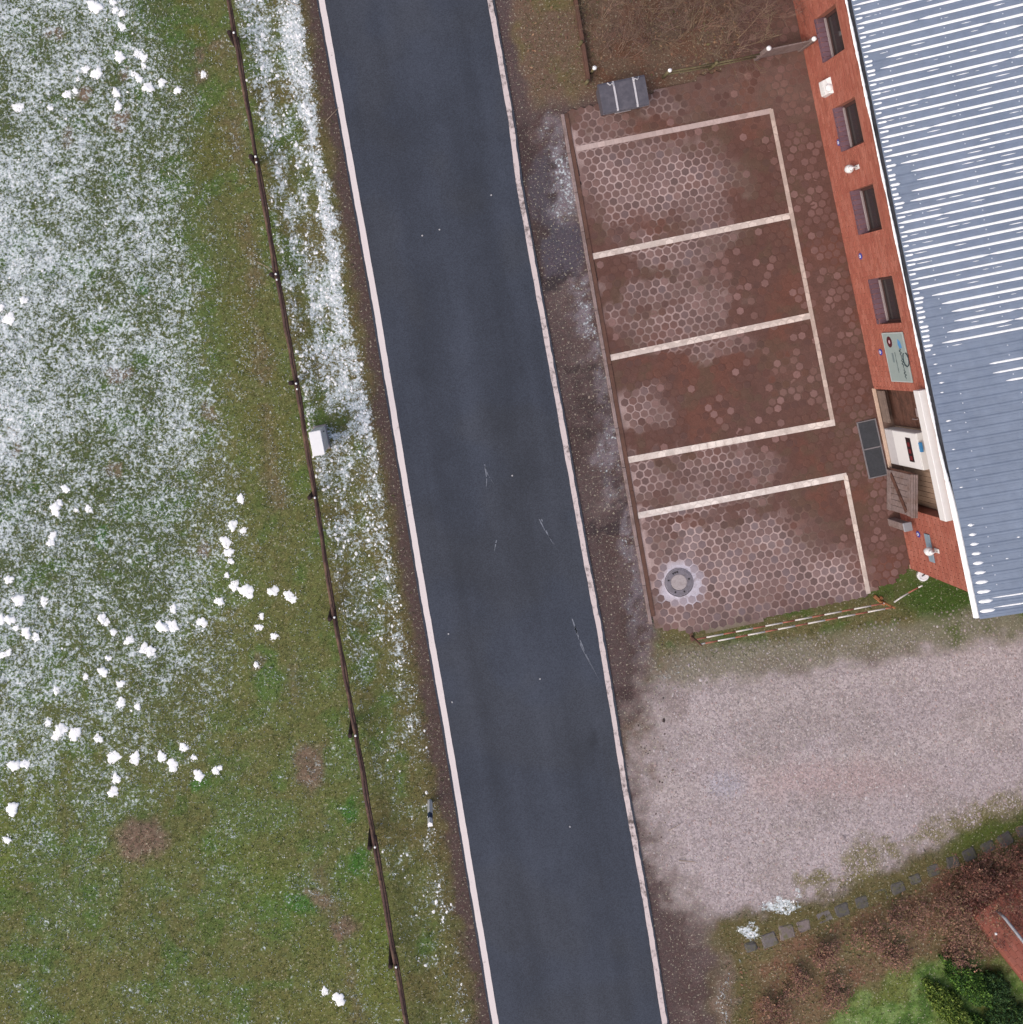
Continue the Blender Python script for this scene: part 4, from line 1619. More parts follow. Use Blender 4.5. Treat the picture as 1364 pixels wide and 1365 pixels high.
xf_ = -.0305
def sp(y, z, d=0):      # y towards north = reader's left
    return (xf_ - d, y, z)
b = MB()
n_ = 22
b.add([sp(.36 + .13 * math.cos(2 * math.pi * i / n_), -.19 + .12 * math.sin(2 * math.pi * i / n_)) for i in range(n_)], [tuple(range(n_))])
em = b.build('emblem', M_inkr, t)
b = MB()
b.add([sp(.36 + .045 * math.cos(2 * math.pi * i / n_), -.19 + .04 * math.sin(2 * math.pi * i / n_), .001) for i in range(n_)], [tuple(range(n_))])
b.build('emblem_centre', pm('sign_pale', C(206, 170, 180), .6, .05), em)
b = MB()
b.add([sp(.42, .20), sp(.36, .30), sp(.22, .34), sp(.20, .22), sp(.30, .17)], [(0, 1, 2, 3, 4)])
b.build('blue_mark', M_inkb, t)


def scrawl(y0, y1, z0, z1, amp, wob_, th_):
    bb = MB()
    pts = []
    for k_ in range(46):
        u_ = k_ / 45
        pts.append((y0 + (y1 - y0) * u_, z0 + (z1 - z0) * u_ + amp * math.sin(u_ * wob_) * (.6 + .4 * math.sin(u_ * 17))))
    for (ya, za), (yb, zb) in zip(pts[:-1], pts[1:]):
        dy, dz = yb - ya, zb - za
        l = math.hypot(dy, dz) + 1e-9
        ny_, nz_ = -dz / l * th_, dy / l * th_
        bb.add([sp(ya + ny_, za + nz_), sp(yb + ny_, zb + nz_), sp(yb - ny_, zb - nz_), sp(ya - ny_, za - nz_)], [(0, 1, 2, 3)])
    return bb


scrawl(.20, -.50, .22, .24, .055, 60, .011).build('script_line', M_ink, t)
scrawl(.12, -.36, -.04, -.03, .018, 90, .007).build('script_line', M_ink, t)
b = MB(); b.box((-.0315, -.12, -.20), (-.0306, .10, -.12)); b.build('text_block', pm('sign_grey', C(124, 140, 144), .6, .1), t)
b = MB()
b.tube([(-.04, -.02 + .16 * math.cos(a) - .03, .42 + .115 * math.sin(a)) for a in np.linspace(R(20), R(330), 26)], .012, 6)
b.build('loop_outline', M_ink, t, True)

# narrow grey plate near the corner
t = on_wall('wall_plate', 'narrow blue grey board on the brick wall near the corner', 'board', .74, 1.2, lx=-.003)
b = MB(); b.box((-.025, -.33, -.11), (-.001, .33, .11), bev=.004); b.build('panel', pm('plate_face', C(142, 162, 178), .6, .08), t)
for s_ in (-.29, .29):
    b = MB(); b.lathe([(.012, -.026), (.01, -.03)], 8, (0, s_, 0), axis='X'); b.build('screw', M_zinc, t)

# grey square post at the wall
t = thing('wooden_post', 'short grey square timber post against the brick wall', 'post', L2W(-.22, 1.22), TH)
b = MB(); b.box((-.10, -.09, -.1), (.08, .09, .80), bev=.01); b.build('shaft', M_greywood, t)
b = MB(); b.box((-.115, -.105, .801), (.095, .105, .83), bev=.012); b.build('cap', M_zinc, t)

# white bucket at the corner
t = thing('bucket', 'white round bucket with lid at the corner of the brick building', 'bucket', G(1228, 766, .0))
b = MB(); b.lathe([(.11, -.24), (.125, .06), (.135, .065), (.135, .09)], 20); b.build('body', M_white, t, True)
b = MB(); b.lathe([(.14, .091), (.14, .105), (.10, .112), (.09, .10), (.02, .10)], 20); b.build('lid', M_whiteg, t)
b = MB(); b.tube([(-.03, -.02, .105), (-.02, 0, .122), (.03, .03, .122), (.04, .03, .105)], .012, 6); b.build('grip', M_black, t)

# vending cabinet in the doorway
t = thing('vending_cabinet', 'white cabinet with dark display window standing in the doorway', 'cabinet', L2W(.06, 3.03, .05), TH)
b = MB(); b.box((-.02, -.43, 0), (.225, .43, 1.52), bev=.01); b.build('body', M_white, t)
b = MB(); b.box((-.032, -.42, .04), (-.021, .42, .40)); b.build('lower_panel', pm('pale_grey_panel', C(206, 204, 208), .5, .05), t)
b = MB(); b.box((-.036, -.42, .42), (-.021, .42, 1.50), bev=.004); d_ = b.build('door', M_whiteg, t)
b = MB(); b.box((-.042, -.27, 1.0), (-.037, .30, 1.22)); dw = b.build('display', pm('display', C(44, 30, 34), .3, .2, 20), d_)
for y_ in (-.18, -.02, .14):
    b = MB(); b.box((-.046, y_ - .05, 1.05), (-.043, y_ + .05, 1.16)); b.build('item', pm('display_item', C(120, 44, 50), .5, .2), dw)
b = MB(); b.box((-.020, .0, 1.521), (.03, .22, 1.60)); b.build('blue_tag', pm('blue_tag', C(70, 140, 196), .5, .08), t)

# half door, hinged open
t = thing('half_door', 'weathered grey half door with diagonal brace standing open', 'door', L2W(-.06, 2.50, .02), TH + R(-172))
# local x along the leaf away from the hinge, y thickness
t.rotation_euler = (0, 0, TH + R(-90) + R(-12))
for k_ in range(7):
    b = MB(); b.box((.02 + k_ * .138, -.035, .04), (.02 + k_ * .138 + .132, .0, 1.30), bev=.004); b.build('plank', M_greywood, t)
for z_ in (.14, 1.08):
    b = MB(); b.box((.02, -.062, z_), (.985, -.036, z_ + .12), bev=.004); b.build('rail', M_greywood, t)
b = MB()
m_ = Matrix.Translation((.5, -.049, .64)) @ Matrix.Rotation(-math.atan2(.80, .84), 4, 'Y')
b.box((-.55, -.012, -.05), (.55, .012, .05), bev=.004, mat=m_)
b.build('brace', M_oldwood, t)
for y_, w_ in ((-.07, .04), (-.02, .045), (.035, .04)):
    b = MB(); b.box((.0, y_ - w_ / 2, 1.30), (1.0, y_ + w_ / 2, 1.345), bev=.005); b.build('top_rail', M_greywood, t)
for x_ in (.0,):
    b = MB(); b.box((-.03, -.03, .1), (.018, .03, 1.28), bev=.005); b.build('hinge_post', M_oldwood, t)

# dark ribbed mats
t = thing('door_mat', 'pair of dark grey ribbed mats in one frame before the doorway', 'mat', G(1162.5, 598, .035), R(-78.5 + 90 - 1))
t.rotation_euler = (0, 0, R(12.5))
b = MB()
fw, fl = .235, .70
for (x0, x1, y0, y1) in ((-fw, fw, -fl, -fl + .025), (-fw, fw, fl - .025, fl), (-fw, -fw + .025, -fl + .0255, fl - .0255), (fw - .025, fw, -fl + .0255, fl - .0255), (-fw + .0255, fw - .0255, .0, .03)):
    b.box((x0, y0, -.02), (x1, y1, .035))
b.build('frame', pm('mat_frame', C(128, 124, 128), .7, .15), t)
M_mat = pm('mat_rubber', C(74, 76, 82), .8, .2, 25)
for y0, y1 in ((-fl + .027, -.003), (.033, fl - .027)):
    b = MB()
    b.box((-fw + .027, y0, -.02), (fw - .027, y1, .02))
    mt = b.build('mat', M_mat, t)
    b = MB()
    x = -fw + .035
    while x < fw - .045:
        b.box((x, y0 + .006, .0205), (x + .012, y1 - .006, .029))
        x += .022
    r_ = b.build('ribs', M_mat, mt)
    r_['kind'] = 'stuff'

# ------------------------------------------------------------------ gate and fence of the upper garden
M_algae = pm('algae_wood', C(112, 104, 78), .9, .25, 16, dirt=C(92, 88, 56), dirt_amt=.6)
gt = thing('garden_gate', 'low grey plank gate between the garden bed and the brick wall', 'gate', G(1007, 79), TH)
gw = 1.08
for x_, nm in ((0, 'post'), (gw, 'post')):
    b = MB(); b.box((x_ - .05, -.05, -.2), (x_ + .05, .05, .88), bev=.01); b.build(nm, M_greywood, gt)
    b = MB(); b.lathe([(.06, .881), (.055, .93), (.02, .95)], 10, (x_, 0, 0)); b.build('snow_cap', M_snow, gt, True)
for k_ in range(5):
    b = MB(); b.box((.055, -.02, .10 + k_ * .145), (gw - .055, .012, .10 + k_ * .145 + .128), bev=.004); b.build('plank', M_greywood, gt)
gf = thing('garden_fence', 'low mossy rail fence with snow capped posts beside the garden bed', 'fence', G(886, 100))
o0 = G(886, 100)
gpts = [(1003, 80), (946, 92), (884, 103)]
for x, y in gpts[1:]:
    p = G(x, y) - o0
    b = MB(); b.tube([p + Vector((0, 0, -.2)), p + Vector((0, 0, .6))], .04, 8); b.build('post', M_algae, gf, True)
    if x < 900:
        b = MB(); b.lathe([(.05, .6), (.045, .64), (.02, .66)], 10, p); b.build('snow_cap', M_snow, gf, True)
for h in (.25, .5):
    for (a, c_) in zip(gpts[:-1], gpts[1:]):
        p, q = G(*a) - o0, G(*c_) - o0
        b = MB(); b.tube([p + Vector((0, 0, h)), (p + q) / 2 + Vector((0, 0, h - .03)), q + Vector((0, 0, h))], .022, 6); b.build('rail', M_algae, gf, True)
ge = thing('garden_edging', 'brown timber boards edging the leafy garden bed', 'edging', G(784, 112))
o0 = G(784, 112)
ep = [(784, 112), (776, 60), (766, 0), (755, -70), (742, -150)]
for a, c_ in zip(ep[:-1], ep[1:]):
    p, q = G(*a) - o0, G(*c_) - o0
    d = q - p
    b = MB()
    m_ = Matrix.Translation((p + q) / 2) @ Matrix.Rotation(math.atan2(d.y, d.x), 4, 'Z')
    b.box((-d.length / 2 + .004, -.035, -.1), (d.length / 2 - .004, .035, .20), bev=.008, mat=m_)
    b.build('board', M_board, ge)
    b = MB(); b.tube([p + Vector((-.06, 0, -.2)), p + Vector((-.06, 0, .30))], .04, 8); b.build('stake', M_algae, ge, True)
b = MB(); p = G(788, 97) - o0; b.tube([p + Vector((0, 0, -.1)), p + Vector((0, 0, .42))], .035, 8); b.build('stake', M_algae, ge, True)
b = MB(); b.lathe([(.055, .42), (.05, .46), (.02, .48)], 10, p); b.build('snow_cap', M_snow, ge, True)

# ------------------------------------------------------------------ storage bin by the garden bed
bn = thing('storage_bin', 'dark grey lidded storage bin with two pale straps', 'bin', G(824, 134), TH)
M_bin = pm('bin_plastic', C(90, 88, 98), .5, .14, 8, dirt=C(112, 108, 116), dirt_amt=.5, dirt_scale=4, spec=.4)
M_strap = pm('strap', C(206, 204, 210), .6, .1, 20)
bw, bd_, bh_ = .53, .32, .50
b = MB()
b.add([(-bw + .04, -bd_ + .03, 0), (bw - .04, -bd_ + .03, 0), (bw - .04, bd_ - .02, 0), (-bw + .04, bd_ - .02, 0), (-bw, -bd_, bh_), (bw, -bd_, bh_), (bw, bd_, bh_), (-bw, bd_, bh_)],
      [(0, 3, 2, 1), (0, 1, 5, 4), (1, 2, 6, 5), (2, 3, 7, 6), (3, 0, 4, 7), (4, 5, 6, 7)])
b.build('body', M_bin, bn)
b = MB()
lw, ldp = bw + .03, bd_ + .03
prof_ = [(-ldp, bh_ + .005), (-ldp, bh_ + .055), (-ldp + .05, bh_ + .085), (0, bh_ + .125), (ldp - .05, bh_ + .15), (ldp, bh_ + .13), (ldp, bh_ + .005)]
n_ = len(prof_)
b.add([(-lw, y, z) for y, z in prof_] + [(lw, y, z) for y, z in prof_], [(i, i + 1, n_ + i + 1, n_ + i)[::-1] for i in range(n_ - 1)] + [tuple(range(n_)), tuple(range(2 * n_ - 1, n_ - 1, -1)), (0, n_, 2 * n_ - 1, n_ - 1)[::-1]])
ld = b.build('lid', M_bin, bn)
for x_ in (-.20, .28):
    b = MB()
    pr_ = [(y, z + .006) for y, z in prof_[1:6]]
    b.add([(x_ - .022, y, z) for y, z in pr_] + [(x_ + .022, y, z) for y, z in pr_], [(i, i + 1, 5 + i + 1, 5 + i)[::-1] for i in range(4)])
    st_ = b.build('strap', M_strap, ld)
    b = MB()
    zt = bh_ + .155
    s_ = -1 if x_ < 0 else 1
    b.tube([(x_, ldp - .12, zt), (x_ + s_ * .03, ldp - .05, zt + .03), (x_ + s_ * .09, ldp - .09, zt + .02), (x_ + s_ * .14, ldp - .02, zt + .01)], .016, 6)
    b.build('strap_tail', M_strap, st_, True)
b = MB(); b.box((-lw, -ldp - .012, bh_ + .01), (lw, -ldp - .001, bh_ + .05), bev=.004); b.build('lid_rim', pm('bin_rim', C(150, 148, 158), .5, .1), ld)
b = MB(); b.box((-.2, -bd_ - .012, .20), (.2, -bd_ - .0, .24), bev=.004); b.build('front_handle', M_strap, bn)
for x_ in (-.4, .4):
    b = MB(); b.box((x_ - .05, -.22, -.04), (x_ + .05, .22, .0), bev=.004); b.build('foot', M_black, bn)

# ------------------------------------------------------------------ striped barrier at the end of the car park
ba = thing('barrier', 'red and white striped barrier rails along the end of the car park', 'barrier', G(1050, 832))
o0 = G(1050, 832)
M_red = pm('barrier_red', C(168, 104, 88), .55, .14, 20, bmp=.05)
M_wht = pm('barrier_white', C(228, 222, 218), .55, .08, 20, bmp=.05)
M_org = pm('barrier_orange', C(166, 112, 74), .6, .15, 20, bmp=.05)


def striped(p, q, off, per=.72, wl=.42, sag=.0, r=.018):
    L = (q - p).length
    s = off
    brk = []
    while s < L:
        brk.append((s, s + wl, M_wht))
        brk.append((s + wl, s + per, M_red))
        s += per
    for a, b_, m in brk:
        a, b_ = max(a, 0), min(b_, L)
        if b_ - a < .03:
            continue
        def pt(t):
            u_ = t / L
            return p.lerp(q, u_) + Vector((0, 0, -sag * 4 * u_ * (1 - u_)))
        bb = MB()
        bb.tube([pt(a + .001), pt((a + b_) / 2), pt(b_ - .001)], r, 8)
        bb.build('stripe', m, ba, True)


B0, B1 = G(922, 848) - o0, G(1172, 800) - o0
zl, zu = .30, .70
striped(B0 + Vector((0, 0, zl)), B1 + Vector((0, 0, zl)), -.45)
striped(B0 + Vector((0, 0, zu)), B1 + Vector((0, 0, zu)), -.30)
B2 = L2W(-.05, -.28, 0) - o0
striped(B1 + Vector((.03, 0, .5)), Vector((B2.x, B2.y, .55)), .12, .66, .40, .05, .018)
for p in (B0, B1):
    b = MB(); b.tube([p + Vector((0, 0, -.1)), p + Vector((0, 0, .78))], .024, 8); b.build('post', M_org if p is B1 else M_board, ba, True)
b = MB()
m_ = Matrix.Translation(B1) @ Matrix.Rotation(R(-40), 4, 'Z')
b.box((-.17, -.04, 0), (.17, .04, .05), bev=.012, mat=m_)
m_ = Matrix.Translation(B1) @ Matrix.Rotation(R(50), 4, 'Z')
b.box((.045, -.04, 0), (.11, .04, .045), bev=.012, mat=m_)
b.build('foot', M_org, ba)
b = MB()
m_ = Matrix.Translation(B0) @ Matrix.Rotation(R(100), 4, 'Z')
b.box((-.12, -.04, 0), (.12, .04, .04), bev=.01, mat=m_)
b.build('foot', M_board, ba)

# ------------------------------------------------------------------ stone edging between gravel and garden
se = thing('stone_edging', 'row of dark square edging stones below the gravel yard', 'edging', G(1125, 1213))
o0 = G(1125, 1213)
stones = [(1001, 1262, 16, 0), (1026, 1253, 22, 1), (1049, 1242, 21, 2), (1072, 1234, 20, 2), (1099, 1222, 22, 1), (1123, 1213, 20, 0), (1149, 1203, 19, 0), (1175, 1192, 20, 0), (1197, 1183, 20, 0), (1220, 1172, 18, 0), (1244, 1160, 19, 0), (1270, 1149, 18, 0), (1292, 1139, 20, 0), (1318, 1130, 19, 0), (1341, 1119, 19, 0), (1364, 1108, 19, 0), (1388, 1098, 19, 0)]
M_st = [pm('edging_stone_%s' % n, c, .9, .22, 20, dirt=C(104, 102, 70), dirt_amt=.85, dirt_scale=7) for n, c in (('dark', C(92, 89, 88)), ('grey', C(112, 106, 106)), ('mauve', C(124, 113, 112)))]
for x, y, s_, k_ in stones:
    p = G(x, y) - o0
    b = MB()
    m_ = Matrix.Translation(p) @ Matrix.Rotation(R(23) + random.uniform(-.2, .2), 4, 'Z') @ Matrix.Rotation(random.uniform(-.05, .05), 4, 'X')
    h = s_ / 2 / S
    hh = h * random.uniform(.8, 1.0)
    b.box((-h, -hh, -.12), (h, hh, .020 + random.uniform(-.02, .015)), bev=.035, mat=m_)
    b.v = [tuple(Vector(p) + Vector((random.uniform(-.014, .014), random.uniform(-.014, .014), random.uniform(-.008, .008)))) for p in b.v]
    b.build('edging_stone', M_st[k_], se)

# ------------------------------------------------------------------ brick landing in the lower corner
bl = thing('brick_landing', 'low brick landing with grey metal handrail beside the evergreen shrubs', 'landing', G(1305, 1232))
o0 = G(1305, 1232)
A = Vector((*(G(1300, 1222, .55) - G(1305, 1232)).xy, 0))
dirv = (G(1366, 1308) - G(1302, 1226)).normalized()
nrmv = Vector((-dirv.y, dirv.x, 0))      # towards the upper right
Llen, Lwid, Lh_ = 3.2, 1.6, .55
rot = math.atan2(dirv.y, dirv.x)
base_m = Matrix.Translation(A) @ Matrix.Rotation(rot, 4, 'Z')
b = MB()
b.box((0, 0, -.1), (Llen, Lwid, Lh_ - .012), mat=base_m)
b.build('core', M_mortar, bl)
b = MB()
y = 0.0
r_ = 0
while y < Lwid - .05:
    x = -.12 * (r_ % 2)
    while x < Llen:
        a, c_ = max(x, 0), min(x + .24, Llen)
        if c_ - a > .03:
            cc = random.choice(BRK) * random.uniform(.72, .8)
            m_ = base_m @ Matrix.Translation(((a + c_) / 2, y + .055, Lh_ - .03))
            h = (c_ - a) / 2
            vs = [m_ @ Vector(p) for p in ((-h, -.052, 0), (h, -.052, 0), (h, .052, 0), (-h, .052, 0), (-h + .005, -.047, .03), (h - .005, -.047, .03), (h - .005, .047, .03), (-h + .005, .047, .03))]
            b.add(vs, [(4, 5, 6, 7), (0, 1, 5, 4), (1, 2, 6, 5), (2, 3, 7, 6), (3, 0, 4, 7)], cc)
        x += .251
    y += .115
    r_ += 1
o = b.build('brick', M_brick, bl); o['kind'] = 'stuff'
o = None
b = MB()
for k_ in range(7):
    z = k_ * .078
    x = -.12 * (k_ % 2)
    while x < Llen:
        a, c_ = max(x, 0), min(x + .24, Llen)
        if c_ - a > .03:
            cc = random.choice(BRK) * random.uniform(.8, 1.0)
            vs = [base_m @ Vector(p) for p in ((a, -.01, z), (c_, -.01, z), (c_, -.01, z + .066), (a, -.01, z + .066), (a, .002, z), (c_, .002, z), (c_, .002, z + .066), (a, .002, z + .066))]
            b.add(vs, [(0, 1, 2, 3), (4, 5, 1, 0), (3, 2, 6, 7), (0, 3, 7, 4), (1, 5, 6, 2)], cc)
        x += .251
o = b.build('brick', M_brick, bl); o['kind'] = 'stuff'
hr = MB()
p0 = base_m @ Vector((.22, .50, 0)); p1 = base_m @ Vector((Llen - .2, .50, 0))
hr.tube([p0 + Vector((0, 0, Lh_ - .01)), p0 + Vector((0, 0, Lh_ + .28)), p1 + Vector((0, 0, Lh_ + .30)), p1 + Vector((0, 0, Lh_ - .01))], .038, 10)
hr.build('handrail', M_zinc, bl, True)
for k_ in range(1, 4):
    q = p0.lerp(p1, k_ / 4)
    b = MB(); b.tube([q + Vector((0, 0, Lh_ - .01)), q + Vector((0, 0, Lh_ + .27))], .02, 8); b.build('baluster', M_zinc, bl, True)
p = base_m @ Vector((.62, .14, Lh_))
b = MB(); b.lathe([(.032, 0), (.028, .02), (.01, .03)], 8, p); b.build('snow_crumb', M_snow, bl, True)

# ------------------------------------------------------------------ snow lumps on the meadow
def dome(seed):
    r_ = random.Random(seed)
    ph = [r_.uniform(0, 6.28) for _ in range(6)]
    n, rings = 26, [(1.0, -.12), (.97, .12), (.80, .32), (.5, .45), (.2, .50)]
    b = MB()
    vs = []
    for k, z in rings:
        for i in range(n):
            a = 2 * math.pi * i / n
            rr = k * (1 + .14 * math.sin(2 * a + ph[0]) + .12 * math.sin(3 * a + ph[1]) + .12 * math.sin(5 * a + ph[2]) * k + .10 * math.sin(9 * a + ph[4]) * k + r_.uniform(-.10, .10))
            vs.append((rr * math.cos(a), rr * math.sin(a), z * (1 + .3 * math.sin(a + ph[3])) + r_.uniform(-.05, .06)))
    vs.append((0, 0, .5))
    fs = []
    for q_ in range(len(rings) - 1):
        for i in range(n):
            j = (i + 1) % n
            fs.append((q_ * n + i, q_ * n + j, (q_ + 1) * n + j, (q_ + 1) * n + i))
    t = (len(rings) - 1) * n
    fs += [(t + i, t + (i + 1) % n, len(vs) - 1) for i in range(n)]
    b.add(vs, fs)
    return b.mesh('snow_lump', M_snow, True)


domes = [dome(s) for s in range(7)]
zA = [(510, 35, 33), (605, 10, 18), (618, 55, 17), (655, 70, 18), (653, 142, 22), (640, 302, 26), (738, 285, 24), (770, 310, 18), (768, 350, 15), (458, 372, 21), (517, 392, 30), (357, 503, 23), (402, 485, 16), (97, 573, 25), (622, 495, 22), (632, 568, 24), (742, 418, 18), (792, 465, 29), (866, 440, 22), (950, 482, 20), (1088, 398, 16), (716, 395, 13), (420, 423, 11), (268, 575, 14)]
zB = [(50, 340, 30), (8, 280, 18), (130, 240, 22), (345, 1245, 17)]
zC = [(1042, 82, 18), (1010, 195, 22), (1055, 217, 13), (978, 268, 23), (992, 312, 18), (1000, 350, 13), (983, 412, 11), (1015, 455, 20), (1068, 480, 30), (1183, 480, 20), (1250, 500, 22), (1270, 518, 14), (950, 525, 21), (1133, 590, 12), (1123, 637, 15), (1188, 675, 16), (875, 617, 20), (750, 558, 17), (700, 635, 27), (742, 632, 27), (625, 728, 22), (655, 740, 22), (442, 598, 20), (462, 615, 15), (492, 658, 14), (560, 692, 19), (240, 125, 24), (255, 98, 15), (285, 40, 15), (383, 125, 15), (330, 130, 10), (230, 240, 18), (220, 270, 17), (40, 430, 18), (80, 520, 26), (190, 525, 18), (5, 605, 20), (45, 603, 21), (70, 640, 13), (115, 660, 22), (157, 680, 17), (15, 756, 16), (38, 745, 14), (447, 828, 20), (470, 770, 12), (373, 850, 13), (525, 880, 18), (525, 962, 20), (597, 980, 14), (245, 910, 15), (265, 1080, 26), (245, 1105, 20), (325, 1097, 25), (425, 1120, 18), (208, 1050, 14), (490, 1203, 25), (585, 1207, 25), (700, 1197, 20), (748, 1235, 25), (795, 1157, 18), (840, 1200, 12), (862, 1278, 25), (935, 1258, 15), (952, 1245, 12), (503, 1293, 20), (490, 1350, 22), (62, 1235, 26), (105, 1230, 20), (1110, 800, 12)]
lumps = [(x / 4.012, y / 4.012, r / 4.012) for x, y, r in zA] + [(x / 4.012, 340 + y / 4.012, r / 4.012) for x, y, r in zB] + [(x / 3.248, 640 + y / 3.248, r / 3.248) for x, y, r in zC] + [(17, 1078, 8), (10, 1119, 4.5), (433, 1321, 5), (452, 1331, 8)]
for k, (x, y, r) in enumerate(lumps):
    o = obj('snow_lump', domes[k % 7])
    p = G(x, y)
    z = float(ground_z(np.array([x]), np.array([y]))[0])
    s = r / S * 1.04
    o.location = (p.x, p.y, z + .01)
    o.scale = (s * random.uniform(.88, 1.1), s * random.uniform(.88, 1.1), s * random.choice((.22, .32, .42, .5)))
    o.rotation_euler = (0, 0, random.uniform(0, 6.28))
    tag(o, 'large white mound of old snow lying on the pasture grass' if r > 6.6 else ('middling white lump of old snow on the pasture grass' if r > 4.6 else 'small white clod of old snow on the pasture grass'), 'snow', 'snow lumps on the pasture')


# ------------------------------------------------------------------ scatter helpers
def scatter(n, box, dens):
    """random px points kept with probability dens(x,y)"""
    x = rng.uniform(box[0], box[1], n)
    y = rng.uniform(box[2], box[3], n)
    k = rng.random(n) < dens(x, y)
    return x[k], y[k]


def blob_mesh(name, x, y, r, hfac, cols, m, nside=6, zoff=0.0):
    """flattened irregular domes, one mesh"""
    n = len(x)
    a = np.linspace(0, 2 * math.pi, nside, endpoint=False)[None] + rng.uniform(0, 6.28, (n, 1))
    rr = r[:, None] * rng.uniform(.6, 1.25, (n, nside)) / S
    st = rng.uniform(.65, 1.0, (n, 1))
    wx = ((x - CX) / S)[:, None] + rr * np.cos(a) * st
    wy = (-(y - CY) / S)[:, None] + rr * np.sin(a)
    z0 = ground_z(x, y) + zoff
    wz = np.repeat((z0 - .004)[:, None], nside, 1)
    top = np.stack([(x - CX) / S + rng.normal(0, .2, n) * r / S, -(y - CY) / S + rng.normal(0, .2, n) * r / S, z0 + r / S * hfac * rng.uniform(.6, 1.2, n)], 1)
    ring = np.stack([wx, wy, wz], 2).reshape(-1, 3)
    V = np.concatenate([ring, top])
    i = np.arange(n)[:, None]
    k = np.arange(nside)[None]
    F = np.stack([np.broadcast_to(i * nside + k, (n, nside)), np.broadcast_to(i * nside + (k + 1) % nside, (n, nside)), np.broadcast_to(n * nside + i, (n, nside))], 2).reshape(-1, 3)
    cc = None
    if cols is not None:
        cc = np.concatenate([np.repeat(cols, nside, 0), cols])
    return np_mesh(name, V, F, cc, m, True)


# snow crumbs on verge and meadow
def snow_d(x, y):
    c, s, g = ground_maps(x, y)
    d = np.where((x > XF(y)), sst(.18, .75, s) * 1.0, sst(.3, .8, s) * .16)
    d = np.where(x > XR(y), sst(.25, .6, s) * (y > 1150), d)
    return d


x, y = scatter(60000, (-60, 1100, -60, 1420), snow_d)
r = np.abs(rng.normal(0, .75, len(x))) + .6
r = np.where((x > XF(y)) & (x < XL(y)), r * 1.2, r * .8)
lx3, ly3, lr3 = [], [], []
for (a, b, c_) in lumps:
    for q_ in range(int(3 + c_ * 1.6)):
        t_ = random.uniform(0, 6.28)
        dd = c_ * random.uniform(.85, 1.7)
        lx3.append(a + dd * math.cos(t_)); ly3.append(b + dd * math.sin(t_)); lr3.append(random.uniform(.4, 1.0))
x, y, r = np.append(x, lx3), np.append(y, ly3), np.append(r, lr3)
vs_ = obj('snow_crumbs', blob_mesh('snow_crumbs', x, y, r, .5, None, M_snow, 6, .006))
tag(vs_, 'loose crumbs of snow scattered over verge and pasture grass', 'snow', kind='stuff')

# grass
GREENS = np.array([C(84, 104, 50), C(102, 112, 58), C(118, 112, 70), C(70, 94, 42), C(126, 116, 82), C(98, 122, 56)])


def grass_d(x, y):
    xl, xr, xf = XL(y), XR(y), XF(y)
    d = np.where(x < xf, 1.0, 0.0)
    d = np.where((x >= xf) & (x < xl - 26), .9, d)
    d = np.where((x >= xl - 26) & (x < xl - 14), .25, d)
    right = x > xr
    gbot = np.interp(x, [880, 960, 1100, 1200, 1290, 1364, 1600], [1240, 1230, 1200, 1157, 1113, 1087, 995])
    st_y = np.interp(x, [860, 950, 1150, 1215, 1300, 1450], [850, 858, 818, 800, 800, 780])
    d = np.where(right & (np.abs(y - st_y) < 22) & (x > 880) & (x < 1420), .65, d)
    d = np.where(right & (y > gbot - 10) & (x > 960), .7, d)
    d = np.where(right & (y < 120) & (x > xr + 36) & (x < 800), .6, d)
    d = np.where(inpoly(x, y, [(760, 145), (985, 70), (985, -300), (1700, -300), (1700, 745), (1212, 745), (1190, 775), (1150, 800), (1040, 826), (940, 846), (872, 838)]), 0, d)
    return d


NG = 230000
x, y = scatter(NG, (-280, 1520, -250, 1640), grass_d)
n = len(x)
gc, gs2, _ = ground_maps(x, y)
bl_n = 3
X = np.repeat(x, bl_n) + rng.normal(0, 1.1, n * bl_n)
Y = np.repeat(y, bl_n) + rng.normal(0, 1.1, n * bl_n)
az = rng.uniform(0, 6.283, n * bl_n)
ln = rng.uniform(.035, .085, n * bl_n)
tilt = rng.uniform(.45, 1.15, n * bl_n)
wd = rng.uniform(.005, .011, n * bl_n)
bx, by = (X - CX) / S, -(Y - CY) / S
bz = np.repeat(ground_z(x, y), bl_n) - .004
dx, dy = np.cos(az), np.sin(az)
P0 = np.stack([bx - dy * wd, by + dx * wd, bz], 1)
P1 = np.stack([bx + dy * wd, by - dx * wd, bz], 1)
P2 = np.stack([bx + dx * ln * np.sin(tilt), by + dy * ln * np.sin(tilt), bz + ln * np.cos(tilt)], 1)
V = np.stack([P0, P1, P2], 1).reshape(-1, 3)
F = np.arange(len(V)).reshape(-1, 3)
gcr = np.repeat(gc, bl_n, 0) * rng.uniform(.6, 1.6, (n * bl_n, 1))
pick = GREENS[rng.integers(0, len(GREENS), n * bl_n)]
bc = gcr * .6 + pick * .4 * rng.uniform(.7, 1.2, (n * bl_n, 1))
fz = rng.random(n * bl_n) < np.repeat(np.clip(gs2 * 1.0 - .12, 0, .8), bl_n)
bc = np.where(fz[:, None], np.array([[.55, .60, .66]]) * rng.uniform(.8, 1.1, (n * bl_n, 1)), bc)
M_grass = pm('grass_blade', None, .85, .12, 8, src='col', bmp=0)
go = obj('grass', np_mesh('grass', V, F, np.repeat(bc, 3, 0), M_grass))
tag(go, 'short pasture and verge grass, frosted in places', 'grass', kind='stuff')


# gravel stones
def grav_d(x, y):
    c, s, g = ground_maps(x, y)
    return np.clip(g, 0, 1) ** 2.6 * .9


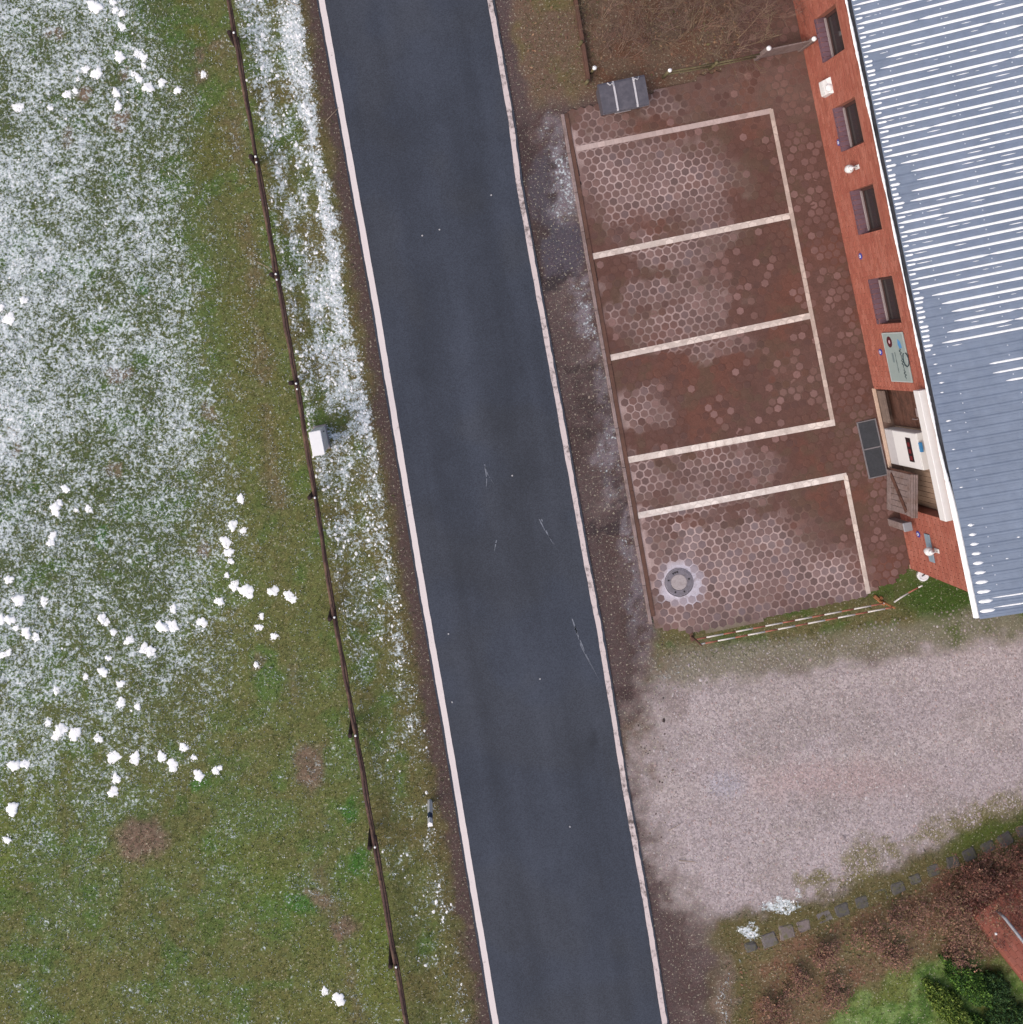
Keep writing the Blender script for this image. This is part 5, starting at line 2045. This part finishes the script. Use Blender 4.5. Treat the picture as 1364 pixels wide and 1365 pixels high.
x, y = scatter(75000, (850, 1560, 830, 1300), grav_d)
keepg = ~((x > 1296) & (y < 838))
x, y = x[keepg], y[keepg]
r = rng.gamma(2.6, .24, len(x)) + .35
base = np.array([C(172, 160, 163), C(184, 174, 176), C(160, 148, 150), C(170, 156, 156), C(148, 137, 139), C(196, 188, 190), C(170, 150, 148)])
cols = base[rng.integers(0, len(base), len(x))] * rng.uniform(.88, 1.1, (len(x), 1))
M_grv = pm('gravel_stone', None, .9, .1, 40, src='col', bmp=0)
gv_o = obj('gravel', blob_mesh('gravel', x, y, r, .55, cols, M_grv, 5, .002))
tag(gv_o, 'loose pale pebbles covering the gravel yard', 'gravel', kind='stuff')

# crumbs of soil, straw and grit on the shoulders
def grit_d(x, y):
    xl, xr = XL(y), XR(y)
    a = ((x > xl - 30) & (x < xl - 5)) * .5
    b = ((x > xr + 5) & (x < np.where(y < 830, XK(y) - 4, 900)) & (y > 60)) * .55
    return a + b


x, y = scatter(26000, (300, 920, -200, 1500), grit_d)
r = rng.gamma(2.2, .28, len(x)) + .25
base = np.array([C(96, 82, 80), C(80, 66, 64), C(124, 110, 106), C(110, 94, 84), C(70, 60, 60), C(150, 136, 126)])
cols = base[rng.integers(0, len(base), len(x))] * rng.uniform(.85, 1.1, (len(x), 1))
gr_o = obj('grit', blob_mesh('grit', x, y, r, .4, cols, M_grv, 5, .002))
tag(gr_o, 'dark soil crumbs and grit on the road shoulders', 'grit', kind='stuff')

# grass grid paving along the gravel edge
lat = []
for i in range(-6, 90):
    for j in range(-6, 4):
        t_ = i * .145 + (.0725 if j % 2 else 0)
        lat.append((t_, j * .085))
lat = np.array(lat)
g0 = G(915, 886)
g1 = G(1310, 822)
gd_ = (g1 - g0).normalized()
gnv = Vector((-gd_.y, gd_.x, 0))
wx = g0.x + lat[:, 0] * gd_.x + lat[:, 1] * gnv.x
wy = g0.y + lat[:, 0] * gd_.y + lat[:, 1] * gnv.y
px2, py2 = wx * S + CX, -wy * S + CY
kk = (rng.random(len(px2)) < .82) & (px2 < 1330) & (fbm(4, px2, py2, 40, 2) > .34)
px2, py2 = px2[kk] + rng.normal(0, .5, kk.sum()), py2[kk] + rng.normal(0, .5, kk.sum())
cols = np.array([C(146, 139, 130)]) * rng.uniform(.8, 1.12, (len(px2), 1))
gp = obj('grid_paving', blob_mesh('grid_paving', px2, py2, rng.uniform(1.5, 2.3, len(px2)), .4, cols, M_grv, 6, .008))
tag(gp, 'small concrete studs of grass grid paving along the gravel edge', 'paving', kind='stuff')

# leaf litter
def leaf_d(x, y):
    xr = XR(y)
    a = (x > xr + 36) & (y < 108 - .05 * (x - 760)) & (x < 1040)
    gbot = np.interp(x, [880, 960, 1100, 1200, 1290, 1364, 1600], [1240, 1230, 1200, 1157, 1113, 1087, 995])
    lawn = np.interp(x, [1060, 1100, 1160, 1240, 1300, 1600], [1378, 1345, 1300, 1262, 1268, 1300])
    b = (y > gbot + 34) & (y < lawn + 10) & (x > 985)
    dens = np.where(x < 780, .12, .75)
    c = ((x > 1000) & (y < 120) & (x < XW(y) - 6)) * .12
    return a * dens * (.3 + .9 * (fbm(7, x, y, 40, 3) > .5)) + b * .8 * (.35 + .8 * (fbm(7, x, y, 36, 3) > .47)) + c


x, y = scatter(60000, (680, 1560, -260, 1560), leaf_d)
n = len(x)
LB = np.array([C(140, 110, 88), C(122, 92, 76), C(168, 136, 108), C(112, 84, 74), C(136, 118, 92), C(148, 106, 86), C(122, 116, 82)])
az = rng.uniform(0, 6.283, n)
ln = rng.uniform(.02, .055, n)
wd = ln * rng.uniform(.35, .6, n)
bx, by = (x - CX) / S, -(y - CY) / S
bz = ground_z(x, y) + rng.uniform(.002, .03, n)
dx, dy = np.cos(az), np.sin(az)
tz = rng.normal(0, .35, n)
Q4 = np.stack([np.stack([bx - dx * ln, by - dy * ln, bz - tz * ln * .5], 1), np.stack([bx - dy * wd, by + dx * wd, bz + .006], 1), np.stack([bx + dx * ln, by + dy * ln, bz + tz * ln * .5 + .004], 1), np.stack([bx + dy * wd, by - dx * wd, bz + .006], 1)], 1).reshape(-1, 3)
lc = LB[rng.integers(0, len(LB), n)] * rng.uniform(.75, 1.15, (n, 1))
M_leaf = pm('dead_leaf', None, .85, .12, 12, src='col', bmp=0)
lo = obj('leaf_litter', np_mesh('leaf_litter', Q4, np.arange(n * 4).reshape(-1, 4), np.repeat(lc, 4, 0), M_leaf))
tag(lo, 'fallen brown leaves covering the garden beds', 'leaves', kind='stuff')


# ------------------------------------------------------------------ shrubs
def bare_shrub(px, py, rad, hgt, nstem, cols, label, group, seed, leaves=0, leafcols=None, lean=(0, 0)):
    r_ = random.Random(seed)
    b = MB()
    tips = []

    def grow(p, d, ln, rad_, lvl, c):
        pts = [p]
        n_ = 3 if lvl else 4
        for k in range(n_):
            d = (d + Vector((r_.gauss(0, .16), r_.gauss(0, .16), r_.gauss(.02, .10)))).normalized()
            pts.append(pts[-1] + d * ln / n_)
        b.tube(pts, [max(.0022, rad_ * (1 - .6 * k / n_)) for k in range(n_ + 1)], 3, c * r_.uniform(.8, 1.2), False)
        if lvl < 3:
            for k in range(r_.choice((3, 3, 4))):
                t = r_.randint(1, n_)
                dd = (d + Vector((r_.gauss(0, .65), r_.gauss(0, .65), r_.gauss(.0, .35)))).normalized()
                grow(pts[t], dd, ln * r_.uniform(.5, .75), rad_ * .55, lvl + 1, c)
        else:
            tips.append(pts[-1])
            tips.append(pts[1])
    for k in range(nstem):
        a = r_.uniform(0, 6.283)
        s = Vector((math.cos(a), math.sin(a), 0)) * rad * r_.uniform(.02, .35)
        out = Vector((math.cos(a), math.sin(a), 0)) * r_.uniform(.15, 1.0) + Vector((lean[0], lean[1], r_.uniform(.5, 1.1)))
        grow(s, out.normalized(), hgt * r_.uniform(.5, .75), r_.uniform(.006, .011), 0, r_.choice(cols))
    t = thing('bare_shrub' if not leaves else 'brown_shrub', label, 'shrub', G(px, py), 0, group)
    b.build('branches', M_twig, t)
    if leaves:
        q = MB()
        for k in range(leaves):
            p = r_.choice(tips) + Vector((r_.gauss(0, .05), r_.gauss(0, .05), r_.gauss(0, .05)))
            a = r_.uniform(0, 6.283)
            l = r_.uniform(.012, .03)
            u_ = Vector((math.cos(a), math.sin(a), r_.gauss(0, .4))) * l
            v_ = Vector((-math.sin(a), math.cos(a), r_.gauss(0, .4))) * l * .6
            q.add([p - u_, p + v_, p + u_, p - v_], [(0, 1, 2, 3)], r_.choice(leafcols) * r_.uniform(.75, 1.2))
        q.build('leaves', M_leaf, t)
    return t


M_twig = pm('twig', None, .85, .15, 20, src='col', bmp=0)
TW = [C(138, 116, 102), C(122, 98, 90), C(150, 128, 108), C(112, 88, 84), C(130, 116, 94), C(126, 94, 82)]
TWR = [C(132, 104, 90), C(114, 84, 76), C(152, 126, 106), C(104, 80, 70), C(128, 112, 84)]
UPL = ['straw brown leafless shrub right behind the dark storage bin', 'tall leafless shrub beside the storage bin and mossy rail fence', 'leafless shrub behind the middle of the mossy rail fence', 'leafless shrub beside the post of the low plank gate', 'leafless shrub near the brown edging boards beyond the storage bin', 'dense leafless shrub deep in the upper garden bed', 'leafless shrub near the paving deep in the upper garden bed', 'thin leafless shrub overhanging the paving beside the brick wall', 'low leafless shrub against the brown edging boards', 'leafless shrub at the far end of the edging boards', 'leafless shrub at the far side of the upper garden bed']
for k, (x, y, rr, hh, ns, ln_) in enumerate(((822, 74, .6, 1.0, 10, (0, .1)), (868, 48, .8, 1.5, 13, (.1, .1)), (925, 40, .8, 1.5, 12, (.1, 0)), (975, 62, .7, 1.3, 10, (.2, 0)), (842, 8, .8, 1.5, 12, (0, 0)), (905, -20, .9, 1.7, 13, (0, 0)), (970, -8, .8, 1.6, 12, (.1, 0)), (1020, 20, .6, 1.3, 7, (.2, -.1)), (800, 30, .5, .9, 7, (0, 0)), (860, -80, .9, 1.6, 10, (0, 0)), (950, -90, .9, 1.6, 10, (0, 0)))):
    bare_shrub(x, y, rr, hh, ns, TW, UPL[k], 'bare shrubs in the upper garden bed', 100 + k, 0, None, ln_)
TWH = [C(124, 90, 78), C(106, 72, 64), C(148, 116, 96), C(96, 66, 60)]
LHED = [C(120, 76, 66), C(104, 64, 58), C(136, 92, 78), C(112, 74, 72)]
LRED = [C(144, 106, 90), C(126, 90, 80), C(162, 126, 104), C(132, 98, 92), C(134, 116, 86)]
LOL = ['tall reddish shrub growing over the edging stones near the brick landing', 'reddish twiggy shrub between edging stones and brick landing', 'tall reddish shrub right behind the brick landing', 'low reddish shrub beside the dark edging stones', 'twiggy shrub touching the end of the brick landing', 'low brown shrub below the middle edging stones', 'low brown shrub below the grey edging stones', 'low brown shrub below the mauve edging stones', 'low brown shrub near the first small edging stone', 'low reddish shrub beside the mossy lawn edge', 'low reddish shrub between muddy shoulder and mossy lawn', 'small brown shrub where the mossy lawn narrows', 'large reddish shrub beyond the brick landing handrail', 'small brown shrub between evergreen shrub and brick landing']
for k, (x, y, rr, hh, ns) in enumerate(((1330, 1165, .7, .9, 12), (1285, 1190, .6, .7, 10), (1362, 1195, .7, 1.0, 11), (1245, 1205, .55, .6, 9), (1300, 1228, .5, .8, 10), (1200, 1225, .5, .5, 8), (1155, 1250, .5, .45, 8), (1100, 1270, .5, .42, 8), (1060, 1305, .5, .4, 8), (1110, 1318, .45, .4, 8), (1030, 1345, .5, .42, 8), (1185, 1268, .4, .4, 7), (1400, 1150, .8, 1.0, 10), (1272, 1250, .45, .5, 8))):
    bare_shrub(x, y, rr, hh, ns, TWR, LOL[k], 'brown shrubs in the lower garden bed', 200 + k, 900, LRED)


LOL2 = ['dense red brown hedge bush hanging over the edging stones', 'dense red brown hedge bush beside the landing handrail', 'tangled red brown hedge bush at the corner of the landing', 'tangled red brown hedge bush between edging stones and landing', 'dense red brown hedge bush spreading beyond the landing']
for k, (x, y, rr, hh, ns) in enumerate(((1312, 1152, .8, .9, 17), (1350, 1175, .8, 1.0, 17), (1322, 1200, .6, .9, 15), (1275, 1172, .7, .7, 15), (1385, 1135, .9, 1.0, 17))):
    bare_shrub(x, y, rr, hh, ns, TWH, LOL2[k], 'brown shrubs in the lower garden bed', 300 + k, 700, LHED)


def evergreen(px, py, rx, ry, hz, rot_, cols, label, seed, n=5200):
    r_ = np.random.default_rng(seed)
    t = thing('evergreen_shrub', label, 'shrub', G(px, py), R(rot_))
    # points in a lumpy half ellipsoid, denser at the surface
    u_ = r_.normal(0, 1, (n, 3))
    u_ /= np.linalg.norm(u_, axis=1)[:, None]
    u_[:, 2] = np.abs(u_[:, 2])
    rr_ = r_.uniform(.55, 1.0, n) ** .5
    lump = 1 + .16 * np.sin(u_[:, 0] * 7 + seed) * np.sin(u_[:, 1] * 6 + 2) + .1 * np.sin(u_[:, 0] * 15) * np.sin(u_[:, 1] * 13 + seed)
    P = u_ * rr_[:, None] * lump[:, None] * np.array([rx, ry, hz])
    P[:, 2] += .05
    a = r_.uniform(0, 6.283, n)
    l = r_.uniform(.022, .05, n)
    dirn = u_ * .6 + np.stack([np.cos(a), np.sin(a), r_.normal(0, .4, n)], 1)
    dirn /= np.linalg.norm(dirn, axis=1)[:, None]
    side = np.cross(dirn, r_.normal(0, 1, (n, 3)))
    side /= np.linalg.norm(side, axis=1)[:, None]
    V = np.stack([P - dirn * l[:, None] * .3, P + side * (l * .4)[:, None], P + dirn * l[:, None], P - side * (l * .4)[:, None]], 1).reshape(-1, 3)
    cc = np.array(cols)[r_.integers(0, len(cols), n)] * r_.uniform(.45, 1.4, (n, 1))
    obj('crown', np_mesh('crown', V, np.arange(n * 4).reshape(-1, 4), np.repeat(cc, 4, 0), M_needle), t)
    b = MB()
    for k in range(5):
        aa = random.uniform(0, 6.28)
        b.tube([(0, 0, -.05), (rx * .3 * math.cos(aa), ry * .3 * math.sin(aa), hz * .35), (rx * .6 * math.cos(aa), ry * .6 * math.sin(aa), hz * .7)], [.02, .014, .006], 5, C(80, 62, 50))
    b.build('trunk', M_twig, t)
    return t


M_needle = pm('evergreen_leaf', None, .7, .15, 12, src='col', bmp=0)
EG1 = [C(84, 122, 46), C(66, 102, 40), C(106, 140, 58), C(46, 76, 34)]
EG2 = [C(112, 134, 52), C(92, 118, 46), C(130, 146, 66), C(70, 94, 38)]
EG3 = [C(56, 88, 42), C(44, 72, 38), C(72, 100, 46), C(60, 92, 56)]
evergreen(1284, 1302, .78, .33, .42, -47, EG1, 'bright green elongated evergreen shrub between the lawn and brick landing', 1, 7500)
evergreen(1262, 1338, .80, .30, .34, -48, EG2, 'yellowish green low evergreen shrub along the mossy lawn', 2, 7500)
evergreen(1322, 1312, .42, .34, .34, -40, EG3, 'dark green evergreen shrub tight against the brick landing', 3, 4200)
evergreen(1340, 1350, .5, .42, .40, -30, EG3, 'dark green rounded evergreen shrub below the brick landing', 4, 5200)
evergreen(1300, 1368, .4, .3, .3, -40, EG1, 'small green evergreen shrub beyond the yellowish one', 5, 3600)
evergreen(1395, 1395, .7, .5, .5, -40, EG3, 'broad dark green evergreen shrub beside the far end of the landing', 6, 5000)

# ------------------------------------------------------------------ loose twigs
M_tw2 = pm('dry_twig', C(168, 150, 132), .9, .15)
for k, (x0, y0, x1, y1, lb) in enumerate(((434, 162, 452, 143, 'dry twig on the soil shoulder by the verge'), (380, 0, 402, 12, 'dry twig lying on the snowy verge'), (905, 1147, 930, 1150, 'pale dry stick at the edge of the gravel yard'), (343, 349, 364, 362, 'dry straw stalk leaning by the rail fence'), (892, 1107, 908, 1098, 'short dry stalk on the gravel edge'))):
    b = MB()
    p, q = G(x0, y0, .035), G(x1, y1, .04)
    m1 = p.lerp(q, .5) + Vector((.01, .012, .012))
    b.tube([p, m1, q], [.009, .007, .004], 5)
    b.tube([m1, m1.lerp(q, .5) + Vector((.03, .02, .02))], [.005, .003], 4)
    tag(b.build('twig', M_tw2), lb, 'twig')
